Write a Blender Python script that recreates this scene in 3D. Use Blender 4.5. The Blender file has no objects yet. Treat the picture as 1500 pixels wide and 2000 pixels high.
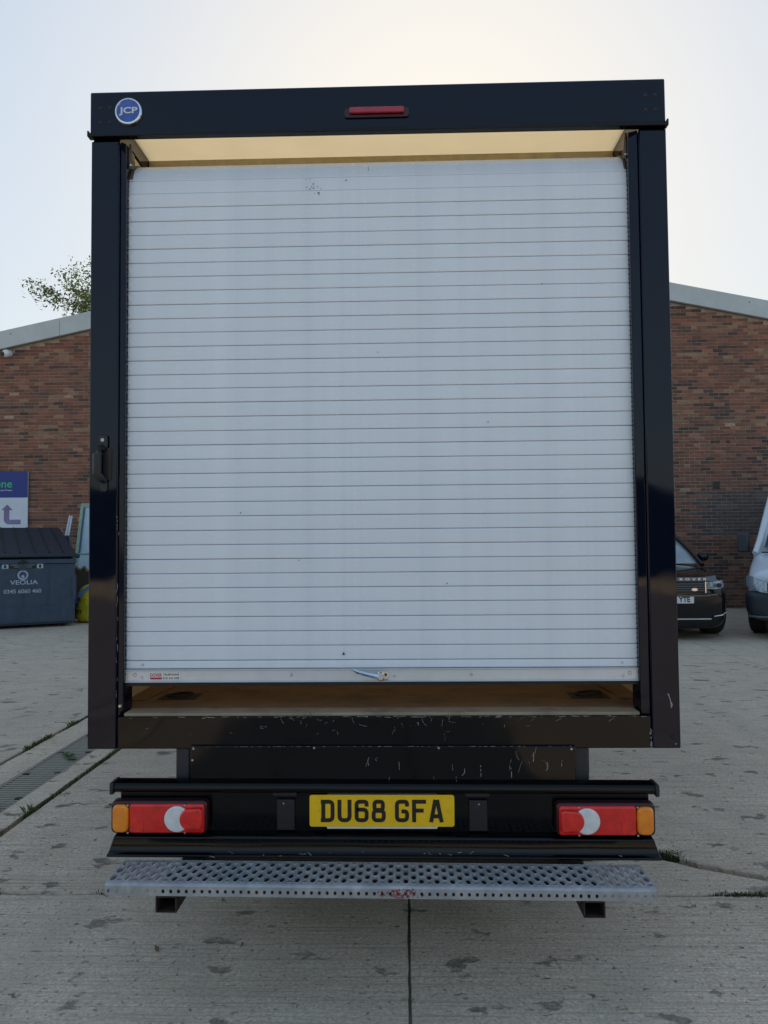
import bpy, bmesh, math, random
from mathutils import Vector, Matrix, noise as mnoise
random.seed(7)
sc = bpy.context.scene
COL = sc.collection
R = math.radians

# ------------------------------------------------------------------ camera
cam_d = bpy.data.cameras.new('camera'); cam = bpy.data.objects.new('camera', cam_d); COL.objects.link(cam)
cam_d.sensor_fit = 'VERTICAL'; cam_d.sensor_height = 36.0; cam_d.lens = 27.0
cam_d.clip_start = 0.05; cam_d.clip_end = 3000
_tilt, _yaw, _roll = .0410, .0265, -.0087
_F = Vector((-math.sin(_yaw)*math.cos(_tilt), math.cos(_yaw)*math.cos(_tilt), math.sin(_tilt)))
_R0 = Vector((math.cos(_yaw), math.sin(_yaw), 0)); _U0 = _R0.cross(_F)
_R = _R0*math.cos(_roll)+_U0*math.sin(_roll); _U = -_R0*math.sin(_roll)+_U0*math.cos(_roll)
cam.matrix_world = Matrix(((_R.x,_U.x,-_F.x,.0943),(_R.y,_U.y,-_F.y,-2.8157),(_R.z,_U.z,-_F.z,1.48),(0,0,0,1)))
sc.camera = cam
CAM = Vector((.0943,-2.8157,1.48))
def project(p):
    d = Vector(p)-CAM; q = d.dot(_F)
    return 750+1500*d.dot(_R)/q, 1000-1500*d.dot(_U)/q

# ------------------------------------------------------------------ sky and sun
SUN_EL, SUN_AZ = R(26.5), R(3)          # low sun ahead of the camera, hidden behind the brick gable
w = bpy.data.worlds.new('World'); sc.world = w; w.use_nodes = True
wn = w.node_tree; bg = wn.nodes['Background']
sky = wn.nodes.new('ShaderNodeTexSky'); sky.sky_type = 'NISHITA'; sky.sun_disc = False
sky.sun_elevation = SUN_EL; sky.sun_rotation = SUN_AZ
sky.air_density = 1.0; sky.dust_density = 1.0; sky.ozone_density = 1.0; sky.altitude = 0
# thin haze veil: soft shoulder on the physical sky, as under milky high cloud
SKY_K, SKY_S, SKY_M = .10, .20, .69
def _vm(op, a, b):
    n = wn.nodes.new('ShaderNodeVectorMath'); n.operation = op
    for k, v in enumerate((a, b)):
        if isinstance(v, bpy.types.NodeSocket): wn.links.new(v, n.inputs[k])
        else: n.inputs[k].default_value = v
    return n.outputs[0]
_c = _vm('MULTIPLY', sky.outputs[0], (SKY_K,)*3)
_l = wn.nodes.new('ShaderNodeRGBToBW'); wn.links.new(_c, _l.inputs[0])
_a = _vm('DIVIDE', _c, _vm('ADD', _c, (SKY_S,)*3)); _b = _vm('DIVIDE', _c, _vm('ADD', _l.outputs[0], (SKY_S,)*3))
_c = _vm('ADD', _vm('MULTIPLY', _a, (.52,)*3), _vm('MULTIPLY', _b, (.48,)*3))
_c = _vm('MULTIPLY', _c, (SKY_M*.975, SKY_M*.985, SKY_M*.945))
wn.links.new(_c, bg.inputs[0]); bg.inputs[1].default_value = 1.0
sun_d = bpy.data.lights.new('sun', 'SUN'); sun = bpy.data.objects.new('sun', sun_d); COL.objects.link(sun)
sun_d.energy = 3.6; sun_d.angle = R(0.5); sun_d.color = (1, .86, .68)
_sd = Vector((math.sin(SUN_AZ)*math.cos(SUN_EL), math.cos(SUN_AZ)*math.cos(SUN_EL), math.sin(SUN_EL)))
sun.rotation_euler = _sd.to_track_quat('Z', 'Y').to_euler(); sun.location = _sd*60
sc.view_settings.view_transform = 'Standard'; sc.view_settings.look = 'None'
sc.view_settings.exposure = 0.65; sc.view_settings.gamma = 1.0; sc.view_settings.use_curve_mapping = False
sc.cycles.max_bounces = 8; sc.cycles.transparent_max_bounces = 8

# ------------------------------------------------------------------ mesh helpers
class MB:
    def __init__(s): s.v = []; s.f = []; s.c = []
    def add(s, vs, fs, col=None):
        o = len(s.v); s.v += [tuple(v) for v in vs]; s.f += [tuple(i+o for i in f) for f in fs]
        if col is not None: s.c += [col]*len(fs)
        return s
    def box(s, x0, x1, y0, y1, z0, z1, col=None):
        return s.add([(x0,y0,z0),(x1,y0,z0),(x1,y1,z0),(x0,y1,z0),(x0,y0,z1),(x1,y0,z1),(x1,y1,z1),(x0,y1,z1)],
                     [(0,3,2,1),(4,5,6,7),(0,1,5,4),(1,2,6,5),(2,3,7,6),(3,0,4,7)], col)
    def prism(s, out, axis, a, b):
        """outline (2D list) extruded along an axis: 'y' -> outline is (x,z); 'x' -> (y,z); 'z' -> (x,y)"""
        def P(p, t):
            return (p[0],t,p[1]) if axis == 'y' else ((t,p[0],p[1]) if axis == 'x' else (p[0],p[1],t))
        n = len(out)
        vs = [P(p,a) for p in out]+[P(p,b) for p in out]
        return s.add(vs, [tuple(range(n)), tuple(range(2*n-1, n-1, -1))]+[(i,n+i,n+(i+1)%n,(i+1)%n) for i in range(n)])
    def loft(s, rings, cap=True, closed=True):
        n = len(rings[0]); vs = [p for r in rings for p in r]; fs = []
        for k in range(len(rings)-1):
            for i in range(n if closed else n-1):
                j = (i+1) % n
                fs.append((k*n+i, k*n+j, (k+1)*n+j, (k+1)*n+i))
        if cap and closed: fs += [tuple(range(n-1,-1,-1)), tuple(range((len(rings)-1)*n, len(rings)*n))]
        return s.add(vs, fs)
    def cyl(s, p0, p1, r0, r1=None, n=16):
        return s.tube([p0, p1], [r0, r0 if r1 is None else r1], n)
    def tube(s, pts, rad, n=8):
        pts = [Vector(p) for p in pts]
        if not isinstance(rad, (list, tuple)): rad = [rad]*len(pts)
        rings = []
        for i, p in enumerate(pts):
            t = (pts[min(i+1,len(pts)-1)]-pts[max(i-1,0)]).normalized()
            u = t.cross(Vector((0,0,1)) if abs(t.z) < .9 else Vector((1,0,0))).normalized(); v = t.cross(u)
            rings.append([tuple(p+(u*math.cos(2*math.pi*k/n)+v*math.sin(2*math.pi*k/n))*rad[i]) for k in range(n)])
        return s.loft(rings)
    def ring(s, c, r0, r1, y0, y1, n=32):
        """flat annulus in the xz plane"""
        for k in range(n):
            a, b = 2*math.pi*k/n, 2*math.pi*(k+1)/n
            q = lambda r, t, y: (c[0]+r*math.cos(t), y, c[1]+r*math.sin(t))
            s.add([q(r0,a,y0),q(r1,a,y0),q(r1,b,y0),q(r0,b,y0),q(r0,a,y1),q(r1,a,y1),q(r1,b,y1),q(r0,b,y1)],
                  [(0,1,2,3),(7,6,5,4),(1,5,6,2),(0,3,7,4)])
        return s
    def shear(s, k):
        s.v = [(x,y,z-k*x) for x,y,z in s.v]; return s

def obj(name, mb, mat=None, parent=None, bevel=0, smooth=False, sub=0, seg=2, loc=None, norm=True):
    me = bpy.data.meshes.new(name)
    me.from_pydata(mb.v, [], mb.f); me.update()
    if norm:
        bm = bmesh.new(); bm.from_mesh(me); bmesh.ops.recalc_face_normals(bm, faces=bm.faces); bm.to_mesh(me); bm.free()
    if mb.c:
        at = me.attributes.new('tint', 'FLOAT_COLOR', 'FACE')
        at.data.foreach_set('color', [t for c in mb.c for t in (c[0],c[1],c[2],1)])
    if mat: me.materials.append(mat)
    o = bpy.data.objects.new(name, me); COL.objects.link(o)
    if parent: o.parent = parent
    if loc: o.location = loc
    if smooth or sub or bevel:
        me.polygons.foreach_set('use_smooth', [True]*len(me.polygons))
        if not sub:
            try: me.set_sharp_from_angle(angle=R(40))
            except Exception: pass
    if bevel:
        b = o.modifiers.new('bevel', 'BEVEL'); b.width = bevel; b.segments = seg; b.limit_method = 'ANGLE'; b.angle_limit = R(40)
    if sub:
        d = o.modifiers.new('sub', 'SUBSURF'); d.levels = sub; d.render_levels = sub
    return o
def thing(name, label, cat, loc=(0,0,0), rotz=0, group=None):
    o = bpy.data.objects.new(name, None); COL.objects.link(o); o.empty_display_size = .2
    o.location = loc; o.rotation_euler = (0,0,rotz); o['label'] = label; o['category'] = cat
    if group: o['group'] = group
    return o
def tag(o, label, cat, group=None):
    o['label'] = label; o['category'] = cat
    if group: o['group'] = group
    return o
def rrect(x0, x1, z0, z1, r, n=5):
    out = []
    for cx, cz, a0 in ((x1-r,z1-r,0),(x0+r,z1-r,90),(x0+r,z0+r,180),(x1-r,z0+r,270)):
        for k in range(n+1):
            a = R(a0+90*k/n); out.append((cx+r*math.cos(a), cz+r*math.sin(a)))
    return out
def circle(cx, cz, r, n=24): return [(cx+r*math.cos(2*math.pi*k/n), cz+r*math.sin(2*math.pi*k/n)) for k in range(n)]

_fonts = {}
def text(name, body, x0, x1, z0, z1, y, mat, parent, depth=.0004, slant=0, rise=0, bold=0.0, spacing=1.0):
    """lettering as a mesh fitted to a box in the xz plane, facing -y"""
    cu = bpy.data.curves.new('tmp', 'FONT'); cu.body = body; cu.size = 1; cu.offset = bold; cu.resolution_u = 4; cu.space_character = spacing
    t = bpy.data.objects.new('tmp', cu); COL.objects.link(t)
    dg = bpy.context.evaluated_depsgraph_get(); dg.update()
    me = bpy.data.meshes.new_from_object(t.evaluated_get(dg)); me.name = name
    bpy.data.objects.remove(t); bpy.data.curves.remove(cu)
    xs = [v.co.x for v in me.vertices]; ys = [v.co.y for v in me.vertices]
    a, b, c, d = min(xs), max(xs), min(ys), max(ys)
    for v in me.vertices:
        fx = (v.co.x-a)/(b-a); fz = (v.co.y-c)/(d-c)
        v.co = (x0+(x1-x0)*fx+slant*fz, y, z0+(z1-z0)*fz+rise*fx)
    me.materials.clear(); me.materials.append(mat)
    o = bpy.data.objects.new(name, me); COL.objects.link(o); o.parent = parent
    return o

# ------------------------------------------------------------------ material helpers
class NT:
    def __init__(s, name):
        s.m = bpy.data.materials.new(name); s.m.use_nodes = True; s.t = s.m.node_tree; s.b = s.t.nodes['Principled BSDF']
        s.out = s.t.nodes['Material Output']
    def n(s, typ, **kw):
        nd = s.t.nodes.new('ShaderNode'+typ)
        for k, v in kw.items():
            if k.startswith('i_'):
                key = k[2:]; key = int(key) if key.isdigit() else key.replace('_',' ')
                s.set(nd.inputs[key], v)
            else: setattr(nd, k, v)
        return nd
    def set(s, sock, v):
        if isinstance(v, bpy.types.NodeSocket): s.t.links.new(v, sock)
        elif isinstance(v, tuple) and sock.type == 'RGBA' and len(v) == 3: sock.default_value = (*v, 1)
        else: sock.default_value = v
    def pos(s): return s.n('NewGeometry').outputs['Position']
    def objc(s): return s.n('TexCoord').outputs['Object']
    def scale(s, v, sx, sy, sz, loc=(0,0,0), rot=(0,0,0)):
        return s.n('Mapping', i_0=v, i_1=loc, i_2=rot, i_3=(sx,sy,sz)).outputs[0]
    def noise(s, v, sc=1, det=4, rough=.5, dist=0):
        return s.n('TexNoise', i_Vector=v, i_Scale=sc, i_Detail=det, i_Roughness=rough, i_Distortion=dist).outputs['Fac']
    def vor(s, v, sc=1, feature='F1', rnd=1, out='Distance'):
        return s.n('TexVoronoi', feature=feature, i_Vector=v, i_Scale=sc, i_Randomness=rnd).outputs[out]
    def ramp(s, f, stops, interp='LINEAR'):
        nd = s.n('ValToRGB', i_0=f); cr = nd.color_ramp; cr.interpolation = interp
        while len(cr.elements) < len(stops): cr.elements.new(.5)
        for e, (p, c) in zip(cr.elements, stops):
            e.position = p; e.color = (c,c,c,1) if isinstance(c,(int,float)) else (*c,1)
        return nd.outputs[0]
    def mix(s, f, a, b, blend='MIX'):
        nd = s.n('Mix', data_type='RGBA', blend_type=blend)
        s.set(nd.inputs[0], f); s.set(nd.inputs[6], a); s.set(nd.inputs[7], b); return nd.outputs[2]
    def math(s, op, a, b=0.0, clamp=False):
        nd = s.n('Math', operation=op, use_clamp=clamp); s.set(nd.inputs[0], a); s.set(nd.inputs[1], b); return nd.outputs[0]
    def bump(s, h, st=.3, d=.01, prev=None):
        nd = s.n('Bump', i_Strength=st, i_Distance=d, i_Height=h)
        if prev is not None: s.set(nd.inputs['Normal'], prev)
        return nd.outputs[0]
    def fin(s, col=None, rough=None, nrm=None, metal=None, spec=None, coat=None, coat_r=None):
        if col is not None: s.set(s.b.inputs['Base Color'], col)
        if rough is not None: s.set(s.b.inputs['Roughness'], rough)
        if nrm is not None: s.set(s.b.inputs['Normal'], nrm)
        if metal is not None: s.set(s.b.inputs['Metallic'], metal)
        if spec is not None: s.set(s.b.inputs['Specular IOR Level'], spec)
        if coat is not None: s.set(s.b.inputs['Coat Weight'], coat)
        if coat_r is not None: s.set(s.b.inputs['Coat Roughness'], coat_r)
        return s.m
def plain(name, col, rough=.5, metal=0, var=.15, sc=30, bump=0, spec=.5, coat=0):
    t = NT(name); v = t.objc(); f = t.noise(v, sc, 5, .6)
    c = t.mix(t.ramp(f, [(.3,0),(.7,1)]), tuple(x*(1-var) for x in col), tuple(min(1,x*(1+var)) for x in col))
    nr = t.bump(f, bump, .002) if bump else None
    return t.fin(c, t.math('ADD', t.math('MULTIPLY', f, .12), rough-.06), nr, metal, spec, coat, .05)

# black gloss truck paint: chips, dust film, slight panel waviness
def m_paint(name, base=(.0010,.0036,.015), rough=.022, dirt=.25):
    t = NT(name); v = t.objc()
    dust = t.noise(v, 3.2, 7, .65); fine = t.noise(v, 160, 3, .7)
    d = t.ramp(t.math('MULTIPLY', dust, t.math('ADD', t.math('MULTIPLY', fine, .5), .75)), [(.42,0),(.75,1)])
    chips = t.ramp(t.noise(v, 260, 2, .4), [(.79,0),(.82,1)])
    clus = t.ramp(t.noise(v, 7, 3, .6), [(.5,0),(.68,1)])
    ch = t.math('MULTIPLY', chips, clus)
    c = t.mix(t.math('MULTIPLY', d, dirt*.03), base, (.16,.14,.12)); c = t.mix(ch, c, (.35,.34,.33))
    wav = t.noise(v, 2.1, 2, .4); org = t.noise(v, 220, 2, .5)
    nr = t.bump(wav, .16, .06); nr = t.bump(org, .03, .001, nr)
    return t.fin(c, t.math('ADD', t.math('MULTIPLY', d, .15*dirt+.03), rough), nr, 0, .32)
PAINT = m_paint('black_paint'); PAINT2 = m_paint('black_paint_worn', (.0012,.0015,.0022), .04, .4)
BUMPER = m_paint('bumper_black', (.0015,.0018,.0024), .12, .45)
RUBBER = plain('rubber', (.014,.014,.014), .75, 0, .3, 40, .2)
PLAST = plain('black_plastic', (.012,.013,.016), .42, 0, .2, 60, .1)
GALV = None
def m_galv():
    t = NT('galvanised'); v = t.objc()
    sp = t.vor(v, 55, out='Color'); n = t.noise(v, 12, 6, .6)
    c = t.mix(t.ramp(n, [(.35,0),(.7,1)]), (.33,.345,.365), (.50,.515,.53)); c = t.mix(t.math('MULTIPLY', t.n('SeparateColor', i_0=sp).outputs[0], .35), c, (.24,.25,.265))
    return t.fin(c, t.math('ADD', t.math('MULTIPLY', n, .25), .33), t.bump(n, .12, .003), .35)
GALV = m_galv()
CHROME = plain('chrome', (.75,.75,.76), .10, 1, .05, 10)
STEEL = plain('steel_screw', (.55,.55,.56), .3, 1, .1, 80)
WHITE = plain('white_plate', (.75,.76,.76), .35, 0, .04, 20)
RUST = plain('rusty_dark_steel', (.035,.022,.016), .75, 0, .5, 40, .4)
def m_shutter():
    t = NT('shutter_white'); v = t.objc(); oi = t.n('ObjectInfo').outputs['Random']
    st = t.noise(t.scale(v, 9, 1, .8), 1.0, 6, .6); sm = t.noise(v, 60, 4, .6); bl = t.noise(t.scale(v, 1.3, 1, 1.6), 1.0, 4, .6)
    c = t.mix(t.ramp(st, [(.35,0),(.75,1)]), (.75,.815,.90), (.67,.735,.825))
    c = t.mix(t.math('MULTIPLY', t.ramp(bl, [(.45,0),(.8,1)]), .35), c, (.57,.63,.715))
    spk = t.ramp(t.noise(v, 95, 2, .4), [(.77,0),(.80,1)]); msk = t.ramp(t.noise(v, 2.3, 2, .6), [(.60,0),(.70,1)])
    c = t.mix(t.math('MULTIPLY', t.math('MULTIPLY', spk, msk), .7), c, (.16,.14,.11))
    c = t.mix(t.math('MULTIPLY', oi, .08), c, (.5,.52,.56))
    return t.fin(c, t.math('ADD', t.math('MULTIPLY', sm, .15), .18), t.bump(t.noise(t.scale(v,1.4,1,3.0),1,3,.5), .22, .02), 0, .5)
SHUT = m_shutter()
GROOVE = plain('shutter_hinge', (.22,.24,.28), .6, 0, .2, 40)
ALU = plain('rail_aluminium', (.62,.65,.69), .38, .25, .06, 14)
def m_wood(name, c0, c1, c2, sx=1.2, sy=22, axis='x'):
    t = NT(name); v = t.objc(); s1 = t.scale(v, sx, sy, 3) if axis == 'x' else t.scale(v, sy, sx, 3)
    n = t.noise(s1, 2.2, 7, .65); b = t.noise(v, 4, 6, .65); sp = t.noise(t.scale(v, 10, 26, 1), 1, 4, .6)
    c = t.mix(t.ramp(n, [(.3,0),(.72,1)]), c0, c1); c = t.mix(t.ramp(b, [(.48,0),(.75,.9)]), c, c2)
    c = t.mix(t.ramp(sp, [(.66,0),(.72,.9)]), c, (.018,.013,.010))
    return t.fin(c, .68, t.bump(n, .35, .004), 0, .3)
FLOORM = m_wood('ply_floor', (.20,.115,.065), (.27,.16,.092), (.10,.062,.040), 3, 8)
SILLW = m_wood('worn_threshold', (.24,.19,.135), (.36,.30,.22), (.10,.072,.05), 1.5, 30)
def m_grp(name, col, tr):
    t = NT(name); v = t.objc(); n = t.noise(v, 6, 6, .6)
    c = t.mix(n, tuple(x*.9 for x in col), col); t.fin(c, .5)
    tl = t.n('BsdfTranslucent'); t.set(tl.inputs[0], c)
    ms = t.n('MixShader'); t.set(ms.inputs[0], tr); t.set(ms.inputs[1], t.b.outputs[0]); t.set(ms.inputs[2], tl.outputs[0])
    t.set(t.out.inputs[0], ms.outputs[0]); return t.m
GRP = m_grp('grp_roof', (.92,.83,.65), .72)
CREAM = plain('cream_liner', (.76,.66,.44), .5, 0, .06, 8)
def m_lens(name, col, dark):
    t = NT(name); v = t.objc()
    wv = t.n('TexWave', wave_type='BANDS', bands_direction='Z', i_Vector=v, i_Scale=95, i_Distortion=0).outputs['Fac']
    n = t.noise(v, 26, 4, .6)
    c = t.mix(t.ramp(n, [(.35,0),(.7,1)]), dark, col); c = t.mix(.12, c, t.mix(wv, dark, col))
    return t.fin(c, .16, t.bump(wv, .12, .001), 0, .5, .6, .04)
RED = m_lens('red_lens', (.86,.012,.010), (.58,.007,.007)); REDB = m_lens('fog_lens', (.95,.020,.010), (.60,.006,.006))
AMBER = m_lens('amber_lens', (.95,.30,.010), (.80,.21,.007)); CLEAR = m_lens('clear_lens', (.82,.83,.83), (.66,.68,.69))
REDH = plain('dark_red_housing', (.035,.004,.008), .25, 0, .2, 20)
BRAKE = m_lens('high_brake_lens', (.42,.012,.035), (.25,.006,.02))
YEL = plain('plate_yellow', (.93,.56,.008), .34, 0, .05, 30)
INK = plain('ink_black', (.012,.011,.010), .4, 0, .1, 30)
BLUEB = plain('badge_blue', (.035,.09,.42), .18, 0, .35, 22, 0, .5, .5)
SILV = plain('silver_print', (.62,.64,.68), .3, .3, .08, 30)
REDP = plain('red_print', (.42,.02,.035), .5); SCR = plain('scratched_primer', (.42,.43,.44), .6, 0, .2, 60)

# ------------------------------------------------------------------ ground
def m_conc(name, base=1.0, edge=False):
    t = NT(name); v = t.pos(); oi = t.n('ObjectInfo').outputs['Random']
    broad = t.noise(v, .55, 6, .6); mid = t.noise(v, 4.5, 8, .65, .3); fine = t.noise(v, 70, 6, .7)
    agg = t.vor(t.scale(v, 1, 1, 1), 150, out='Color'); aggf = t.n('SeparateColor', i_0=agg).outputs[0]
    lines = t.noise(t.scale(v, 1.6, 95, 1, rot=(0,0,R(1.0))), 1, 5, .65, .4)
    c = t.mix(t.ramp(broad, [(.25,0),(.75,1)]), (.70*base,.55*base,.40*base), (.84*base,.68*base,.505*base))
    c = t.mix(t.ramp(mid, [(.32,.7),(.60,0)]), c, (.56*base,.445*base,.33*base))
    c = t.mix(t.ramp(fine, [(.38,.70),(.56,0)]), c, (.36*base,.285*base,.21*base))
    c = t.mix(t.ramp(aggf, [(.90,0),(.96,.6)]), c, (.80,.77,.70))
    c = t.mix(t.ramp(lines, [(.36,.75),(.52,0)]), c, (.38*base,.30*base,.22*base))
    # shallow spalls and pock marks, filled with dirt
    wob = t.n('VectorMath', operation='ADD', i_0=v, i_1=t.n('VectorMath', operation='SCALE', i_0=t.n('TexNoise', i_Vector=v, i_Scale=14.0, i_Detail=7.0, i_Roughness=.65).outputs['Color'], i_Scale=.085).outputs[0]).outputs[0]
    p1 = t.noise(t.scale(wob, 4.6, 8.6, 1, rot=(0,0,R(-12))), 1, 5, .55)
    p2 = t.noise(t.scale(wob, 14, 27, 1, loc=(3,7,0), rot=(0,0,R(14))), 1, 6, .6)
    p3 = t.noise(t.scale(wob, 40, 60, 1, loc=(9,2,0)), 1, 2, .5)
    m1 = t.ramp(p1, [(.618,0),(.655,.7),(.70,1)]); m2 = t.ramp(p2, [(.668,0),(.69,.9),(.72,1)]); m3 = t.ramp(p3, [(.665,0),(.70,.8)])
    pit = t.math('MAXIMUM', t.math('MAXIMUM', m1, m2), t.math('MULTIPLY', m3, .7))
    pc = t.mix(t.ramp(t.noise(v, 33, 4, .6), [(.4,0),(.65,1)]), (.045,.045,.040), (.15,.135,.11))
    c = t.mix(t.math('MULTIPLY', pit, .82), c, pc)
    st = t.ramp(t.noise(v, 1.7, 5, .6, .5), [(.58,0),(.75,.35)]); c = t.mix(st, c, (.45,.385,.305))
    # oil drips and faint tyre bands
    dv = t.vor(t.scale(v, 1, 1, 0), 2.6); dr_ = t.ramp(t.math('ADD', dv, t.math('MULTIPLY', t.noise(v, 30, 3, .6), .05)), [(.045,.75),(.085,0)])
    c = t.mix(t.math('MULTIPLY', dr_, t.ramp(t.noise(v, .8, 2, .5), [(.5,0),(.6,1)])), c, (.13,.12,.11))
    ty = t.ramp(t.noise(t.scale(v, 1.9, .16, 1), 1, 5, .55), [(.52,0),(.72,.38)]); c = t.mix(ty, c, (.42,.36,.285))
    c = t.mix(t.math('MULTIPLY', oi, .18), c, (.60,.52,.42))
    h = t.math('SUBTRACT', t.math('ADD', t.math('MULTIPLY', fine, .25), t.math('ADD', t.math('MULTIPLY', lines, .22), t.math('MULTIPLY', mid, .5))), t.math('MULTIPLY', pit, .8))
    nr = t.bump(h, .9, .014)
    return t.fin(c, t.ramp(mid, [(.3,.95),(.7,.78)]), nr, 0, .25)
CONC = m_conc('yard_concrete'); EDGE = m_conc('drain_edging_concrete', 1.12)
def m_dirt():
    t = NT('joint_dirt'); v = t.pos(); n = t.noise(v, 24, 7, .7)
    return t.fin(t.mix(n, (.075,.065,.05), (.21,.185,.145)), .95, t.bump(n, .8, .02), 0, .2)
DIRT = m_dirt()
ground = obj('ground', MB().add([(-900,-900,-.05),(900,-900,-.05),(900,900,-.05),(-900,900,-.05)], [(0,1,2,3)]), DIRT); ground['kind'] = 'structure'

def jag(p, q, amp, seed, step=.035):
    """uneven slab edge between two points"""
    p, q = Vector(p), Vector(q); L = (q-p).length; n = max(2, min(220, int(L/step))); d = (q-p)/L; nn = Vector((-d.y, d.x)); out = []
    for k in range(n):
        s = L*k/n
        a = (mnoise.noise((s*3.1, seed*7.3, .5))*.6+mnoise.noise((s*11, seed*3.1, 4.2))*.55+mnoise.noise((s*34, seed, 9))*.35)*amp
        if k == 0: a = 0
        r = p+d*s+nn*a; out.append((r.x, r.y))
    return out
def slab(poly, amps, seed, name='concrete_slab', mat=CONC, z=0):
    out = []
    for i, p in enumerate(poly):
        out += jag(p, poly[(i+1) % len(poly)], amps[i] if isinstance(amps,(list,tuple)) else amps, seed+i*1.7)
    n = len(out); m = MB(); cxy = Vector((sum(p[0] for p in out)/n, sum(p[1] for p in out)/n))
    top = [(x,y,z) for x,y in out]
    ins = []
    rim = []
    for x, y in out:
        rim.append((x,y,z-.006))
        d = Vector((x,y))-cxy; d = d/d.length*.008; ins.append((x-d.x,y-d.y,z))
    low = [(x,y,-.07) for x,y in out]
    m.add(ins, [tuple(range(n))])
    m.add(ins+rim, [(i,(i+1)%n,n+(i+1)%n,n+i) for i in range(n)])
    m.add(rim+low, [(i,(i+1)%n,n+(i+1)%n,n+i) for i in range(n)])
    return obj(name, m, mat, ground)
XJ = [-27.0,-22.8,-18.6,-14.4,-10.3,-6.5,-2.69]                       # joints left of the drain
XR = [-1.99,.098,4.29,8.48,12.7,16.9,21.1]
YJ = [-41,-33.4,-26.6,-19.85,-13.07,-6.29,.49,7.27,14.16]
g = .0045; sd = 1
for xs in (XJ, XR):
    for i in range(len(xs)-1):
        for j in range(len(YJ)-1):
            x0, x1, y0, y1 = xs[i]+g, xs[i+1]-g, YJ[j]+g, YJ[j+1]-g; sd += 11
            if xs is XR and i == 1 and j == 6:                       # slab with its near corner broken off
                slab([(x0,.925),(.55,.90),(.95,.905),(1.28,.945),(1.46,.80),(1.72,.67),(2.05,y0+.02),(x1,y0),(x1,y1),(x0,y1)], [.012]*7+[.01]*3, sd)
                slab([(x0,y0),(1.93,y0),(1.68,.62),(1.43,.745),(1.27,.865),(.95,.835),(.55,.855),(x0,.89)], .012, sd+3)
            else:
                near = abs(x0) < 5 and -7 < y0 < 8
                slab([(x0,y0),(x1,y0),(x1,y1),(x0,y1)], [.010,.005,.010,.005] if near else .005, sd)
for j in range(16):                                                   # cast strips either side of the channel
    y0, y1 = -6+1.27*j, -6+1.27*(j+1)-.004
    slab([(-2.655,y0),(-2.425,y0),(-2.425,y1),(-2.655,y1)], [.001,.0015,.001,.008], 900+j, 'drain_edging', EDGE, .002)
    slab([(-2.162,y0),(-2.022,y0),(-2.022,y1),(-2.162,y1)], [.001,.008,.001,.0015], 960+j, 'drain_edging', EDGE, .002)

for xj in (.098,4.29,8.48,12.7,-6.5,-10.3): obj('joint_filler', MB().box(xj-.018,xj+.018,-40,14.1,-.03,-.0055), DIRT, ground)
for yj in YJ[1:-1]:
    obj('joint_filler', MB().box(-1.98,21,yj-.022,yj+.022,-.031,-.011), DIRT, ground); obj('joint_filler', MB().box(-27,-2.70,yj-.022,yj+.022,-.031,-.011), DIRT, ground)
# drainage channel
GRATE = plain('grate_steel', (.36,.315,.25), .7, .0, .25, 50, .2)
DARK = plain('channel_void_shade', (.012,.012,.012), .9)  # near-black colour stands in for the shade between the grate bars
dr = thing('drain_channel', 'long slotted drainage channel set in the concrete left of the truck', 'drain', (-2.2925,0,0))
obj('trough', MB().add([(-.12,-6,-.02),(.12,-6,-.02),(.12,14.3,-.02),(-.12,14.3,-.02),(-.12,-6,-.047),(.12,-6,-.047),(.12,14.3,-.047),(-.12,14.3,-.047)],[(0,4,7,3),(1,2,6,5),(4,5,6,7)]), DARK, dr)
for s in (-1,1): obj('edge_rail', MB().box(s*.122-.006,s*.122+.006,-6,14.3,-.03,-.001), GRATE, dr)
bar0 = obj('bar', MB().box(-.115,.115,-.0085,.0085,-.020,-.002), GRATE, dr, .002, seg=1); bar0.location = (0,-.4,0)
yy, far = -.4, MB(); cnt = 1
while yy < 14.2:
    yy += .040
    if cnt < 290:
        c = bar0.copy(); c.data = bar0.data; COL.objects.link(c); c.parent = dr; c.location = (0,yy,0); c.rotation_euler = (0,0,random.uniform(-.01,.01)); cnt += 1
    else: far.box(-.115,.115,yy-.008,yy+.008,-.016,-.003)
yy = -.4
while yy > -6: yy -= .040; far.box(-.115,.115,yy-.008,yy+.008,-.016,-.003)
fo = obj('far_bars', far, GRATE, dr, norm=False); fo['kind'] = 'stuff'
lk = None
for k in range(18):
    for s in (-1,1):
        if lk is None: lk = obj('grate_lock', MB().box(-.022,.022,-.016,.016,-.014,.0005), RUST, dr, .003); o = lk
        else: o = lk.copy(); COL.objects.link(o); o.parent = dr
        o.location = (s*.098, .2+.5*k+(.02 if s > 0 else 0), 0)

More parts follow.
